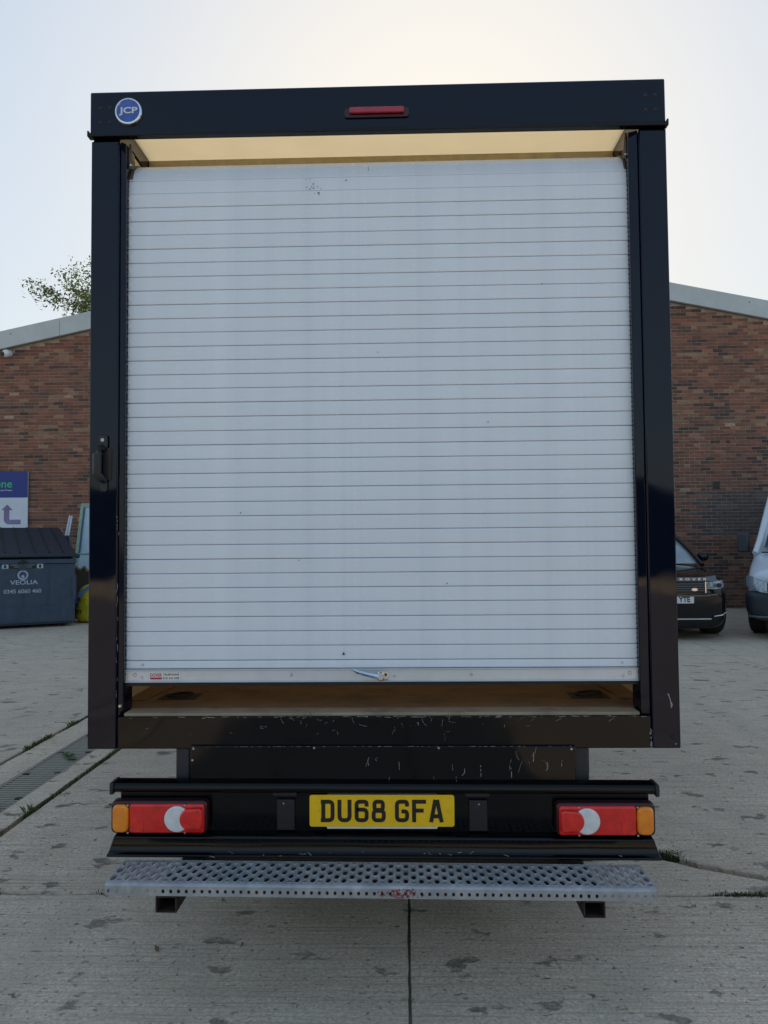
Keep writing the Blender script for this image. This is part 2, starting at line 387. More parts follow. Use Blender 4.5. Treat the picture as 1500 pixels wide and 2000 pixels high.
# moss and grass in the joints (uncountable)
def m_leaf(name, c0, c1, tr=.3):
    t = NT(name); v = t.objc(); n = t.noise(v, 9, 3, .6); c = t.mix(t.ramp(n, [(.3,0),(.7,1)]), c0, c1); t.fin(c, .6)
    tl = t.n('BsdfTranslucent'); t.set(tl.inputs[0], c)
    ms = t.n('MixShader'); t.set(ms.inputs[0], tr); t.set(ms.inputs[1], t.b.outputs[0]); t.set(ms.inputs[2], tl.outputs[0])
    t.set(t.out.inputs[0], ms.outputs[0]); return t.m
MOSS = m_leaf('moss', (.045,.055,.018), (.085,.105,.03)); GRASS = m_leaf('grass', (.06,.085,.02), (.12,.16,.045)); DOCK = m_leaf('weed_green', (.045,.11,.02), (.08,.17,.035))
def tufts(name, lines, mat, label, cat):
    m = MB()
    for (x0,y0,x1,y1,wd,dens,h) in lines:
        L = math.hypot(x1-x0,y1-y0)
        for _ in range(int(L*dens)):
            t = random.random(); cl = mnoise.noise((t*L*2.3, x0*3, y0*2))
            if cl < random.uniform(-.15,.35): continue
            px = x0+(x1-x0)*t+random.gauss(0,wd); py = y0+(y1-y0)*t+random.gauss(0,wd)
            hh = h*random.uniform(.3,.95); a = random.uniform(0,6.28); lean = random.uniform(.2,1.0)*hh; bw = random.uniform(.0012,.003)
            dx, dy = math.cos(a), math.sin(a); b = Vector((px,py,-.02))
            m.add([b+Vector((-dy*bw,dx*bw,0)), b+Vector((dy*bw,-dx*bw,0)), b+Vector((dx*lean*.4+dy*bw*.7,dy*lean*.4-dx*bw*.7,.02+hh*.6)), b+Vector((dx*lean,dy*lean,.02+hh))], [(0,1,2,3)])
    o = obj(name, m, mat, norm=False); o['kind'] = 'stuff'; o['label'] = label; o['category'] = cat
    return o
tufts('moss', [(-1.9,.49,-1.15,.49,.016,6500,.018),(-1.05,-.19,-.86,-.17,.010,2600,.006),(-.86,-.17,-.74,-.10,.010,1800,.006),(-.62,.37,-.46,.40,.016,2600,.008),(-1.2,.49,.1,.49,.008,500,.008),(1.1,.49,2.4,.49,.010,4000,.012),(.62,.872,1.0,.875,.018,6000,.007),(1.0,.885,1.36,.91,.026,15000,.009),
     (-2.006,1.0,-2.006,3.2,.009,420,.010),(-2.672,2.3,-2.672,4.2,.008,500,.012),(.098,-.9,.098,.4,.003,250,.004)], MOSS, 'dark green moss growing along the open concrete joints', 'moss')
tufts('grass', [(-2.006,1.18,-2.006,1.52,.012,1900,.050),(-2.005,.9,-2.005,1.2,.010,800,.03),(-2.672,2.75,-2.672,3.15,.010,1100,.035),(-2.672,3.5,-2.672,3.62,.012,2200,.04),(-2.672,4.1,-2.672,4.6,.014,1200,.05),
     (-2.0,2.6,-2.0,3.0,.01,500,.03),(1.5,.49,1.75,.49,.006,900,.018)], GRASS, 'thin yellowish grass sprouting beside the drain edging', 'grass')
def weed(loc, n, size, label):
    root = thing('leafy_weed', label, 'weed', loc, 0, 'weeds growing through the drain grate')
    for k in range(n):
        a = k*2.4+random.uniform(-.3,.3); r = size*random.uniform(.7,1.15); d = Vector((math.cos(a),math.sin(a),0)); s = Vector((-d.y,d.x,0)); up = random.uniform(.25,.7)
        pts = []
        for t, wd in ((0,.02),(.25,.22),(.5,.30),(.75,.22),(1,.02)):
            c = d*r*t+Vector((0,0,r*up*(t-.7*t*t)+.002*k)); pts.append([c-s*r*wd, c-Vector((0,0,r*.05)), c+s*r*wd])
        obj('leaf', MB().loft(pts, closed=False), DOCK, root, smooth=True)
    return root
weed((-2.30,2.60,0), 7, .055, 'small green leafy weed in the middle of the drain grate near the truck post')
weed((-2.245,2.52,0), 6, .05, 'second green leafy weed on the drain grate, right beside the other')
weed((-2.27,1.50,0), 9, .07, 'broad-leaved green weed on the drain grate at the left picture edge')
for (x,y,a,l) in ((-1.62,1.55,.6,'dry brown fallen leaf on concrete left of the rear lamp'),(-.82,.02,2.0,'tiny pale dry stalk on concrete at lower left')):
    m = MB(); s = .045 if y > 1 else .03
    m.loft([[(0,-.004,.003),(0,.004,.003)],[(s*.4,-s*.28,.012),(s*.4,s*.28,.006)],[(s*.8,-s*.2,.006),(s*.8,s*.22,.016)],[(s*1.2,0,.003),(s*1.2,.003,.003)]], closed=False)
    o = tag(obj('dry_leaf', m, plain('dry_leaf', (.15,.10,.05), .8), loc=(x,y,.001)), l, 'leaf'); o.rotation_euler = (0,0,a)

# ------------------------------------------------------------------ brick building
WY = 14.2; AX, AZ, SL = .56, 7.93, .2085; HW = 12.4
def m_brick():
    t = NT('brick'); v = t.pos(); at = t.n('Attribute', attribute_name='tint').outputs['Color']; oc = t.n('ObjectInfo').outputs['Color']
    n = t.noise(v, 45, 5, .65); c = t.mix(1.0, at, oc, 'MULTIPLY'); c = t.mix(t.ramp(n, [(.35,.5),(.62,0)]), c, (.08,.055,.045))
    b = t.noise(v, .9, 5, .6); c = t.mix(t.ramp(b, [(.5,0),(.75,.4)]), c, (.09,.072,.065))
    return t.fin(c, .88, t.bump(n, .5, .004), 0, .2)
BRICK = m_brick(); MORT = plain('mortar', (.43,.35,.295), .95, 0, .3, 8, .3, .2)
ROOFM = plain('grey_fascia', (.52,.55,.55), .5, 0, .08, 3); ROOFS = plain('roof_sheet', (.17,.18,.19), .6, 0, .1, 4)
bld = thing('brick_building', 'long brown brick gable building with grey fascia behind the truck', 'building', (AX,WY,0))
gab = [(-HW,-.3),(HW,-.3),(HW,AZ-SL*HW),(0,AZ),(-HW,AZ-SL*HW)]
obj('wall', MB().prism(gab, 'y', .002, .35), MORT, bld)
obj('side_wall', MB().box(-HW,-HW+.3,.36,8,-.3,AZ-SL*HW-.02), MORT, bld); obj('side_wall', MB().box(HW-.3,HW,.36,8,-.3,AZ-SL*HW-.02), MORT, bld)
PAL = [((.185,.078,.050),26),((.150,.070,.047),24),((.125,.068,.048),18),((.215,.105,.062),10),((.26,.165,.10),7),((.055,.042,.040),9),((.085,.052,.042),12),((.31,.22,.15),2)]
PAL = [((.185,.082,.055),30),((.165,.076,.052),28),((.145,.074,.053),22),((.205,.100,.062),10),((.225,.135,.09),5),((.070,.050,.045),8),((.105,.062,.049),12),((.28,.20,.14),1)]
pool = [c for c,k in PAL for _ in range(k)]
allb = []
row = 0; z = .02
while z < AZ:
    xo = -HW+(row % 2)*.1125
    band = mnoise.noise((row*.37, 3.3, 0))
    x = xo; hdr = 0
    while x+.215 < HW+.01:
        if hdr == 2: hdr = 1
        else: hdr = 2 if random.random() < .06 else 0
        wdt = .1025 if hdr else .215
        if z+.065 < AZ-SL*max(abs(x),abs(x+wdt))-.02 and x > -HW-.001 and x+wdt < HW:
            cl = mnoise.noise((x*.9, z*2.2, 7)); cl2 = mnoise.noise((x*.5+9, z*1.1, 2))
            c = random.choice(pool)
            if cl > .28 and random.random() < .5: c = (.065,.048,.044)
            if cl < -.3 and random.random() < .35: c = (.215,.125,.08)
            if -.2 < band < .0 and random.random() < .2: c = (.215,.14,.09)
            # engineering-brick repair with pale joints, right of the truck
            wx = x+AX
            if 1.55 < z < 2.55 and 6.2+.25*((row*7) % 3) < wx < 11: c = random.choice([(.085,.070,.066),(.10,.080,.072),(.075,.062,.060)])
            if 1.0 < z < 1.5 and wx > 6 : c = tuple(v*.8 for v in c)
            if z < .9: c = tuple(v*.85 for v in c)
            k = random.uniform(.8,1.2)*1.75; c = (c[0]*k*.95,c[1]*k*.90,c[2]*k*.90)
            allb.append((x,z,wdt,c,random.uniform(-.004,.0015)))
        x += wdt+.010
    z += .075; row += 1
def vis(b):
    u, v = project((b[0]+AX+.1, WY, b[1])); return -10 < u < 1510 and (u < 172 or u > 1300) and b[1] > (1.9 if u < 172 else .3)
viz = sorted([b for b in allb if vis(b)], key=lambda b: (b[0]+AX-CAM.x)**2+(b[1]-CAM.z)**2)[:296]
vs = set((b[0],b[1]) for b in viz)
proto = {}
for wdt in (.215,.1025):
    p = MB().box(0,wdt,-.004,.03,0,.065,(1,1,1)); o = obj('brick', p, BRICK, bld, .003, seg=1); proto[wdt] = o
first = {.215:True,.1025:True}
for x,z,wdt,c,dy in viz:
    p = proto[wdt]
    if first[wdt]: o = p; first[wdt] = False
    else: o = p.copy(); COL.objects.link(o); o.parent = bld
    o.location = (x,dy,z); o.color = (*c,1); o.rotation_euler = (random.uniform(-.004,.004),0,random.uniform(-.01,.01))
rest = MB()
for x,z,wdt,c,dy in allb:
    if (x,z) not in vs: rest.box(x,x+wdt,dy-.004,.03,z,z+.065,c)
o = obj('brickwork', rest, BRICK, bld, norm=False); o['kind'] = 'stuff'; o.color = (1,1,1,1)
# fascia boards and roof
FH = .36
def rake(x0, x1, ya, yb, dz0, dz1, nm, mat):
    zz = lambda x: AZ-SL*abs(x)
    m = MB(); m.add([(x0,ya,zz(x0)+dz0),(x1,ya,zz(x1)+dz0),(x1,yb,zz(x1)+dz0),(x0,yb,zz(x0)+dz0),(x0,ya,zz(x0)+dz1),(x1,ya,zz(x1)+dz1),(x1,yb,zz(x1)+dz1),(x0,yb,zz(x0)+dz1)],
        [(0,3,2,1),(4,5,6,7),(0,1,5,4),(1,2,6,5),(2,3,7,6),(3,0,4,7)]); return obj(nm, m, mat, bld)
cuts = [-12.6,-8.16,-4.1,0]
for s in (-1,1):
    for a, b in zip(cuts[:-1], cuts[1:]):
        x0, x1 = (a+.004,b-.004) if s < 0 else (-b+.004,-a-.004)
        f = rake(x0, x1, -.16-.004*(a < -8), -.09, -.02, .375, 'fascia_board', ROOFM)
        for q in (.25,.75): obj('fixing_screw', MB().cyl((x0+(x1-x0)*q,-.168,AZ-SL*abs(x0+(x1-x0)*q)+.26),(x0+(x1-x0)*q,-.155,AZ-SL*abs(x0+(x1-x0)*q)+.26),.014,n=8), INK, bld)
    rake(*((-12.6,0) if s < 0 else (0,12.6)), -.09, 8.2, .30, .34, 'roof_slope', ROOFS)
    rake(*((-12.6,0) if s < 0 else (0,12.6)), -.088, .0, -.015, .03, 'soffit', ROOFS)
# small vent and pale bricks on the right-hand wall
obj('air_vent', MB().box(6.32,6.46,-.012,.02,2.62,2.78), INK, bld, .004)

# security camera under the fascia
cc = thing('security_camera', 'white dome security camera under the fascia at far left', 'camera', (-8.80,WY-.02,5.80))
obj('base', MB().tube([(0,.0,.05),(0,-.05,.05)],[.075,.07],20), WHITE, cc, smooth=True)
obj('dome', MB().tube([(-.02,-.05,.04),(-.035,-.11,.03),(-.05,-.15,.02),(-.055,-.175,.015)],[.085,.088,.07,.03],20), WHITE, cc, smooth=True)
obj('lens', MB().tube([(-.075,-.12,.015),(-.085,-.19,.01)],[.055,.045],18), INK, cc, smooth=True)

# sign on the wall
sg = thing('wall_sign', 'blue and white direction sign with a turn arrow on the brick wall', 'sign', (-9.30,WY-.06,1.9))
SB = plain('sign_blue', (.012,.035,.23), .45, 0, .06, 4); SW = plain('sign_white', (.62,.68,.76), .4, 0, .06, 3); SG = plain('sign_green', (.05,.50,.22), .5)
SAR = plain('arrow_violet', (.20,.17,.33), .5, 0, .25, 3)
obj('backing', MB().box(-1.4,.965,.0,.03,-.02,1.27), SW, sg, .003); obj('blue_panel', MB().box(-1.4,.964,-.004,-.001,.68,1.27), SB, sg)
obj('lower_panel', MB().box(-1.4,.964,-.004,-.001,-.02,.677), SW, sg)
text('lettering', 'one', .215, .612, .905, 1.025, -.008, SG, sg, bold=.012)
text('small_lettering', 'Great Prices', .268, .612, .828, .868, -.008, WHITE, sg)
text('arrow_note', 'y', .175, .235, .06, .135, -.008, SB, sg, slant=.015)
ar = MB(); n = 10
out = [(.81,.185),(.81,.08),(.545,.08)]+[(.545-.115*math.sin(R(90*k/n)), .195-.115*math.cos(R(90*k/n))) for k in range(n+1)]+[(.43,.40),(.37,.40),(.50,.525),(.63,.40),(.555,.40),(.555,.185)]
obj('arrow', ar.add([(x,-.007,z) for x,z in out], [tuple(range(len(out)))]), SAR, sg)

# waste bin
BINM = None
def m_bin():
    t = NT('bin_paint'); v = t.objc(); n = t.noise(v, 5, 7, .65); r = t.noise(t.scale(v, 14, 14, 2.2), 1, 6, .65)
    c = t.mix(t.ramp(n, [(.3,0),(.7,1)]), (.040,.058,.090), (.062,.085,.125)); c = t.mix(t.ramp(r, [(.6,0),(.75,.5)]), c, (.12,.13,.15))
    c = t.mix(t.ramp(t.noise(v, 38, 3, .6), [(.70,0),(.76,.7)]), c, (.07,.045,.03))
    return t.fin(c, t.math('ADD', t.math('MULTIPLY', n, .2), .42), t.bump(t.noise(v, 2.2, 3, .5), .3, .03), 0, .4)
BINM = m_bin(); LIDM = plain('bin_lid_plastic', (.016,.024,.036), .5, 0, .2, 12, .1)
bn = thing('waste_bin', 'large dark blue-grey commercial waste container with ribbed lid', 'bin', (-6.046,11.363,0), R(28))
B0, B1, BD = -1.95, 0, 1.42
obj('front_panel', MB().box(B0,B1,0,.03,.10,1.16), BINM, bn, .006)
obj('lower_band', MB().box(B0+.002,B1-.002,-.012,-.001,.10,.385), BINM, bn, .005)
obj('rim', MB().box(B0-.02,B1+.02,-.03,.05,1.165,1.25), BINM, bn, .012)
for s, x in ((0,B0),(1,B1)):
    obj('side_panel', MB().prism([(.032,.10),(BD,.10),(BD,1.70),(.032,1.16)], 'x', x-(.03 if s else 0), x+(0 if s else .03)), BINM, bn)
    obj('lifting_pocket', MB().box(x-.05,x+(.02 if s else .05),-.022,-.002,.50,.95) if s else MB().box(x-.02,x+.05,-.022,-.002,.5,.95), BINM, bn, .006)
obj('back_panel', MB().box(B0+.03,B1-.03,BD-.03,BD,.10,1.7), BINM, bn)
obj('base', MB().box(B0+.05,B1-.05,.05,BD-.05,.06,.12), BINM, bn)
for x in (-1.75,-.2):
    for y in (.2,BD-.2): obj('castor', MB().tube([(x-.03,y,.075),(x+.03,y,.075)], .072, 16), RUBBER, bn, smooth=True)
for x in (-1.35,-.87,-.45): obj('stiffener', MB().box(x-.012,x+.012,-.006,-.001,.39,1.16), BINM, bn, .003)
def lidpt(x, t, up=0): return (x-(.22*t if x > -.5 else 0), -.05+(BD+.05)*t, 1.33+.53*t+up)
obj('lid', MB().add([lidpt(B0-.02,0),lidpt(B1+.03,0),lidpt(B1+.03,1),lidpt(B0-.02,1),lidpt(B0-.02,0,-.05),lidpt(B1+.03,0,-.05),lidpt(B1+.03,1,-.05),lidpt(B0-.02,1,-.05)],
    [(0,1,2,3),(7,6,5,4),(0,4,5,1),(1,5,6,2),(2,6,7,3),(3,7,4,0)]), LIDM, bn, .015)
for x in (-1.9,-1.66,-1.42,-1.18,-.93,-.68,-.44,-.20):
    a, b = Vector(lidpt(x,.06,.0)), Vector(lidpt(x,.98,.0)); x2 = -.20*.98*(1-abs(x)/2)*.9
    a.x = x; b.x = x+x2
    m = MB(); wv = Vector((.011,0,0)); up = Vector((0,-.006,.020))
    m.add([a-wv,a+wv,b+wv,b-wv,a-wv*.6+up,a+wv*.6+up,b+wv*.6+up,b-wv*.6+up], [(4,5,6,7),(0,1,5,4),(1,2,6,5),(2,3,7,6),(3,0,4,7)])
    obj('lid_rib', m, INK, bn)
obj('lid_hinge', MB().tube([(B1+.0,-.02,1.30),(B1+.075,-.02,1.30)],[.05,.035],12), LIDM, bn, smooth=True)
obj('latch', MB().box(-.91,-.85,-.055,-.03,1.16,1.24).box(-.96,-.80,-.045,-.03,1.185,1.205), INK, bn, .004)
obj('latch_plate', MB().box(-.945,-.82,-.018,-.003,1.045,1.135), BINM, bn, .006)
BT = plain('bin_print', (.42,.50,.60), .55, 0, .1, 30); STK = plain('sticker_pale', (.42,.52,.56), .5)
obj('sticker', MB().box(-1.11,-.655,-.004,-.001,1.085,1.175), INK, bn)
for xa in (-1.222,-.65): 
    p = obj('recycling_sticker', MB().box(xa,xa+.105,-.004,-.001,1.085,1.175), STK, bn)
    obj('bag_symbol', MB().prism([(xa+.03,1.095),(xa+.075,1.095),(xa+.068,1.14),(xa+.056,1.155),(xa+.048,1.155),(xa+.037,1.14)], 'y', -.006,-.0045), INK, p)
text('sticker_line', 'GENERAL NON HAZARDOUS', -1.09, -.675, 1.137, 1.160, -.006, BT, bn)
text('sticker_line', 'COMMERCIAL WASTE', -1.03, -.73, 1.100, 1.122, -.006, BT, bn)
obj('logo_ring', MB().ring((-.88,.965), .062, .088, -.008, -.003, 40), BT, bn)
obj('logo_drop', MB().prism(circle(-.88,.94,.026,20), 'y', -.008, -.003), BT, bn)
text('lettering', 'VEOLIA', -1.09, -.63, .795, .875, -.008, BT, bn, bold=.015)
text('phone_number', '0345 6060 460', -1.19, -.575, .638, .712, -.015, BT, bn, bold=.012)

# panels leaning behind the bin
PG = plain('pale_green_frame', (.27,.38,.30), .55, 0, .2, 12); PW = plain('pale_blue_sheet', (.42,.53,.60), .35, 0, .08, 5); WST = plain('white_strip', (.55,.60,.68), .4)
def lean(name, x0, x1, z1, y0, mat, label, cat, th=.04, skew=0):
    t = thing(name, label, cat, ((x0+x1)/2, y0, 0)); return t
lp = thing('framed_panel', 'pale green framed sheet leaning on the wall behind the bin', 'panel', (-6.55,13.35,0)); lp.rotation_euler = (R(-14),0,0)
hx = .50
for nm, b in (('frame_side',(-hx,-hx+.07)),('frame_side',(hx-.07,hx))): obj(nm, MB().box(b[0],b[1],0,.05,0,2.50), PG, lp, .004)
obj('frame_rail', MB().box(-hx+.071,hx-.071,0,.05,2.41,2.50), PG, lp, .004); obj('frame_rail', MB().box(-hx+.071,hx-.071,0,.05,0,.09), PG, lp, .004); obj('frame_rail', MB().box(-hx+.071,hx-.071,0,.05,1.34,1.37), PG, lp, .004)
obj('sheet', MB().box(-hx+.071,hx-.071,.02,.03,1.371,2.409).box(-hx+.071,hx-.071,.02,.03,.091,1.339), PW, lp)
obj('edge_trim', MB().box(-hx+.072,-hx+.10,-.01,.019,1.375,2.40), plain('dark_blue_trim', (.05,.09,.16), .5), lp)
for (xb, xt, zt, l) in ((-7.20,-6.93,2.14,'thinner outer white strip leaning beside the green framed sheet'),(-7.10,-6.89,2.13,'white strip leaning nearest the green framed sheet')):
    o = obj('leaning_strip', MB().add([(0,-.4,.0),(.045,-.4,.0),(.045,-.37,.0),(0,-.37,.0),(xt-xb,.0,zt),(xt-xb+.03,0,zt),(xt-xb+.03,.03,zt),(xt-xb,.03,zt)],[(0,3,2,1),(4,5,6,7),(0,1,5,4),(1,2,6,5),(2,3,7,6),(3,0,4,7)]), WST)
    o.location = (xb-.16,13.45,0); tag(o, l, 'strip')
# builder's bag and broken board
def m_bag():
    t = NT('yellow_bag'); v = t.objc(); n = t.noise(v, 7, 5, .6)
    return t.fin(t.mix(t.ramp(n,[(.35,0),(.65,1)]), (.52,.42,.02), (.78,.68,.04)), .6, t.bump(t.noise(v, 9, 4, .6), .8, .03), 0, .4)
bag = thing('rubble_bag', 'yellow woven bag with black print behind the bin', 'bag', (-5.96,12.15,0))
rings = []
for k, (zz, rx, ry) in enumerate([(0,.30,.26),(.05,.38,.34),(.25,.41,.38),(.5,.38,.35),(.66,.31,.28),(.74,.18,.15),(.76,.05,.05)]):
    rings.append([((rx*(1+.10*mnoise.noise((math.cos(a)*1.7, math.sin(a)*1.7, zz*4))))*math.cos(a), (ry*(1+.14*mnoise.noise((math.cos(a)*2, math.sin(a)*2, zz*5+3))))*math.sin(a), zz) for a in [2*math.pi*i/24 for i in range(24)]])
obj('sack', MB().loft(rings), m_bag(), bag, sub=1)
obj('strap', MB().loft([[(-.36,-.36,.20),(-.31,-.38,.17)],[(-.28,-.43,.36),(-.22,-.44,.34)],[(-.17,-.41,.58),(-.11,-.42,.555)],[(-.06,-.33,.70),(-.0,-.34,.68)],[(.1,-.22,.76),(.12,-.26,.74)]], closed=False), plain('blue_strap', (.07,.16,.42), .6), bag, smooth=True)
for body, x0, x1, z0, z1, yy in (('E',-.18,-.115,.43,.51,-.45),('K',-.22,-.14,.33,.41,-.46),('OVERY',-.31,-.09,.20,.29,-.47)):
    text('print', body, x0, x1, z0, z1, yy, INK, bag, rise=-.02, bold=.04)
BRK = m_wood('broken_board', (.045,.036,.028), (.085,.066,.048), (.03,.024,.018), 9, 9)
bb = thing('broken_board', 'dark broken chipboard with ragged pale top edge behind the yellow bag', 'board', (-6.30,12.72,0)); bb.rotation_euler = (R(-8),0,0)
top = [(-.45+.06*k, 1.08+.05*mnoise.noise((k*.9,1,1))+.03*math.sin(k*2.1)-.010*k) for k in range(16)]
obj('board', MB().prism([(-.45,0),(.45,0)]+top[::-1], 'y', 0, .05), BRK, bb)
obj('torn_edge', MB().prism([(x,z-.03-.015*(i%2)) for i,(x,z) in enumerate(top)]+[(x,z+.004) for x,z in top[::-1]], 'y', -.012, -.002), plain('torn_wood', (.30,.20,.11), .8, 0, .4, 40), bb)

# tree beyond the roof
BARK = plain('bark', (.075,.06,.045), .9, 0, .3, 14, .5, .2); LEAF = m_leaf('tree_leaf', (.045,.07,.018), (.10,.14,.04), .5)
tr = thing('ash_tree', 'sparse leafy tree rising above the roof at left', 'tree', (-10.0,26,0)); tr.scale = (.92,.92,.985)
tm, lm = MB(), MB(); rnd = random.Random(21)
def leaf(p, d):
    for _ in range(rnd.randint(7,12)):
        q = p+Vector((rnd.gauss(0,.13),rnd.gauss(0,.13),rnd.gauss(0,.11))); a = Vector((rnd.gauss(0,1),rnd.gauss(0,1),rnd.gauss(-.2,.6))).normalized(); b = a.cross(Vector((rnd.gauss(0,1),rnd.gauss(0,1),rnd.gauss(0,1)))).normalized()
        L = rnd.uniform(.10,.19); W = L*.20
        lm.add([q,q+a*L*.5+b*W,q+a*L,q+a*L*.5-b*W],[(0,1,2,3)])
def grow(p, d, L, r, lev):
    pts, rr = [p], [r]; q = p.copy(); n = 5
    for k in range(n):
        d = (d+Vector((rnd.gauss(0,.13),rnd.gauss(0,.13),rnd.gauss(.03,.10)))).normalized(); q = q+d*L/n; pts.append(q.copy()); rr.append(r*(1-.7*(k+1)/n))
        if lev >= 3: leaf(q, d)
        elif lev >= 1 and k >= 1 or lev == 0 and k >= 3:
            for _ in range(2 if lev < 2 else 3):
                nd = (d*.8+Vector((rnd.gauss(0,.75),rnd.gauss(0,.75),rnd.gauss(.10,.5)))).normalized(); grow(q, nd, L*rnd.uniform(.48,.66), rr[-1]*.62, lev+1)
    tm.tube([tuple(x) for x in pts], rr, 6 if lev < 2 else 4)
grow(Vector((0,0,0)), Vector((.01,0,1)), 7.1, .18, 0)
obj('trunk', tm, BARK, tr, smooth=True, norm=False); obj('crown', lm, LEAF, tr, norm=False)

# hedge added unseen behind the viewpoint, so the black posts mirror something dark
hm = MB(); nx, nz = 90, 14; rows = []
for k in range(nz):
    a = math.pi*k/(nz-1); r = []
    for i in range(nx+1):
        x = -34+68*i/nx; h = 4.6+1.5*mnoise.noise((x*.25,1,3))
        y = -40-1.6*math.cos(a); zz = h*math.sin(a)**.6
        dn = .7*mnoise.noise((x*.9,k*.8,2))+.35*mnoise.noise((x*2.7,k*2.1,5)); r.append((x+dn*.3, y+dn, max(-.03,zz+dn*.5 if 0<k<nz-1 else -.03)))
    rows.append(r)
t = NT('hedge_foliage'); v = t.objc(); n = t.noise(v, 3, 7, .7)
HEDGE = t.fin(t.mix(t.ramp(n,[(.3,0),(.7,1)]), (.012,.018,.008), (.04,.055,.02)), .9, t.bump(n, 1, .3), 0, .1)
tag(obj('hedge', hm.loft(rows, closed=False), HEDGE, smooth=True), 'dark evergreen hedge added unseen behind the viewpoint for the black posts to mirror', 'hedge')

lw = thing('added_reflection_wall', 'low pale rendered wall added unseen behind the viewpoint to put a pale band in the black posts', 'wall', (0,-22,0))  # added and unseen: a sunlit pale surface for the posts to reflect
PALE = plain('pale_render', (.62,.53,.38), .85, 0, .2, 2, .3, .2)
for k in range(10):
    if k in (4,): continue
    obj('wall_bay', MB().box(-20+4*k+.01,-16+4*k-.01,0,.22,-.04,.66), PALE, lw); obj('coping', MB().box(-20+4*k+.005,-16+4*k-.005,-.03,.25,.662,.73), PALE, lw, .01)

# ------------------------------------------------------------------ the box truck
tk = thing('box_truck', 'black box truck seen from behind with white roller shutter slightly open', 'truck', (0,0,0))
LN = 4.3                                                             # body length
# body shell
BODYM = m_paint('body_side', (.004,.007,.014), .12, .4)
for s in (-1,1):
    obj('side_panel', MB().box(s*1.045-.018,s*1.045+.018,.125,LN,.74,3.13), BODYM, tk)
    obj('side_rail', MB().box(s*1.045-.026,s*1.045+.026,.125,LN,.735,.86), PAINT2, tk, .004)
    obj('roof_rail', MB().box(s*1.04-.03,s*1.04+.03,.125,LN,3.10,3.185), PAINT, tk, .006)
    obj('inner_lining', MB().box(s*1.018-.006,s*1.018+.006,.125,LN,.862,3.09), CREAM, tk)
obj('front_panel', MB().box(-1.02,1.02,LN-.05,LN,.74,3.13), BODYM, tk)
obj('roof', MB().box(-1.01,1.01,.105,LN-.06,3.165,3.175), GRP, tk)
for k in range(6): obj('roof_bow', MB().box(-1.005,1.005,.75+.62*k,.79+.62*k,3.13,3.163), ALU, tk)
# rear frame
HB = 3.024
hd = obj('header', MB().box(-1.076,1.074,-.014,.012,HB,3.192), PAINT, tk, .006)
obj('drip_lip', MB().prism([(-1.084,HB-.006),(1.082,HB-.012),(1.082,HB+.012),(1.076,HB+.012),(1.070,HB-.001),(-1.070,HB+.003),(-1.078,HB+.016),(-1.084,HB+.016)], 'y', -.022, .010), PAINT2, tk, .002)
for s in (-1,1):
    for i in range(2):
        for j in range(2):
            obj('rivet', MB().tube([(s*(1.035-.035*i),-.0145,3.075+.055*j),(s*(1.035-.035*i),-.018,3.075+.055*j)],[.0075,.004],12), INK, hd, smooth=True)
bz = lambda: None
bd = obj('badge', MB().tube([(-.927,-.0145,3.110),(-.927,-.022,3.110)],[.046,.044],40), BLUEB, tk, smooth=True)
obj('badge_ring', MB().loft([[(-.927+r*math.cos(a),y,3.110+r*math.sin(a)) for a in [2*math.pi*i/48 for i in range(48)]] for r,y in ((.053,-.0145),(.0525,-.022),(.049,-.026),(.044,-.0265),(.0425,-.0225))], cap=False), CHROME, bd, smooth=True)
text('badge_lettering', 'JCP', -.962, -.892, 3.094, 3.126, -.0235, SILV, bd, bold=.03)
bl = obj('brake_light', MB().prism(rrect(-.115,.126,3.066,3.103,.012), 'y', -.0148, -.022), REDH, tk, .002)
obj('brake_lens', MB().prism(rrect(-.096,.108,3.078,3.101,.007), 'y', -.0222, -.034), BRAKE, bl, .004)
for s in (-1,1):
    px0, px1 = (-1.076,-.968) if s < 0 else (.977,1.079)
    po = obj('rear_post', MB().box(px0,px1,0,.12,.736,HB-.014), PAINT, tk, .005)
    obj('post_cap', MB().box(px0+.004,px1-.002,.013,.11,HB-.0138,3.185), PAINT2, po)
    tx0, tx1 = (-.9655,-.9495) if s < 0 else (.9435,.9745)
    obj('shutter_track', MB().prism([(tx0,.006),(tx1,.022),(tx1,.115),(tx0,.115)] if s < 0 else [(tx1,.006),(tx0,.022),(tx0,.115),(tx1,.115)], 'z', .8545, HB-.014), PAINT, tk, .003)
    tb = MB()
    for k in range(110):                                             # brush strip teeth along the track edge
        zz = 1.0+.0178*k
        tb.box(-.9490 if s < 0 else .9415, -.9475 if s < 0 else .9430, .040, .046, zz, zz+.004)
    o = obj('track_brush', tb, INK, tk, norm=False); o['kind'] = 'stuff'
obj('bolt', MB().tube([(1.052,-.0004,.778),(1.052,-.006,.778)],[.009,.006],14), RUBBER, tk, smooth=True)
obj('bolt', MB().tube([(-.955,.004,.893),(-.955,-.003,.893)],[.007,.005],14), STEEL, tk, smooth=True)
sill = obj('rear_sill', MB().box(-.9665,.9755,.003,.10,.736,.853), PAINT2, tk, .004)
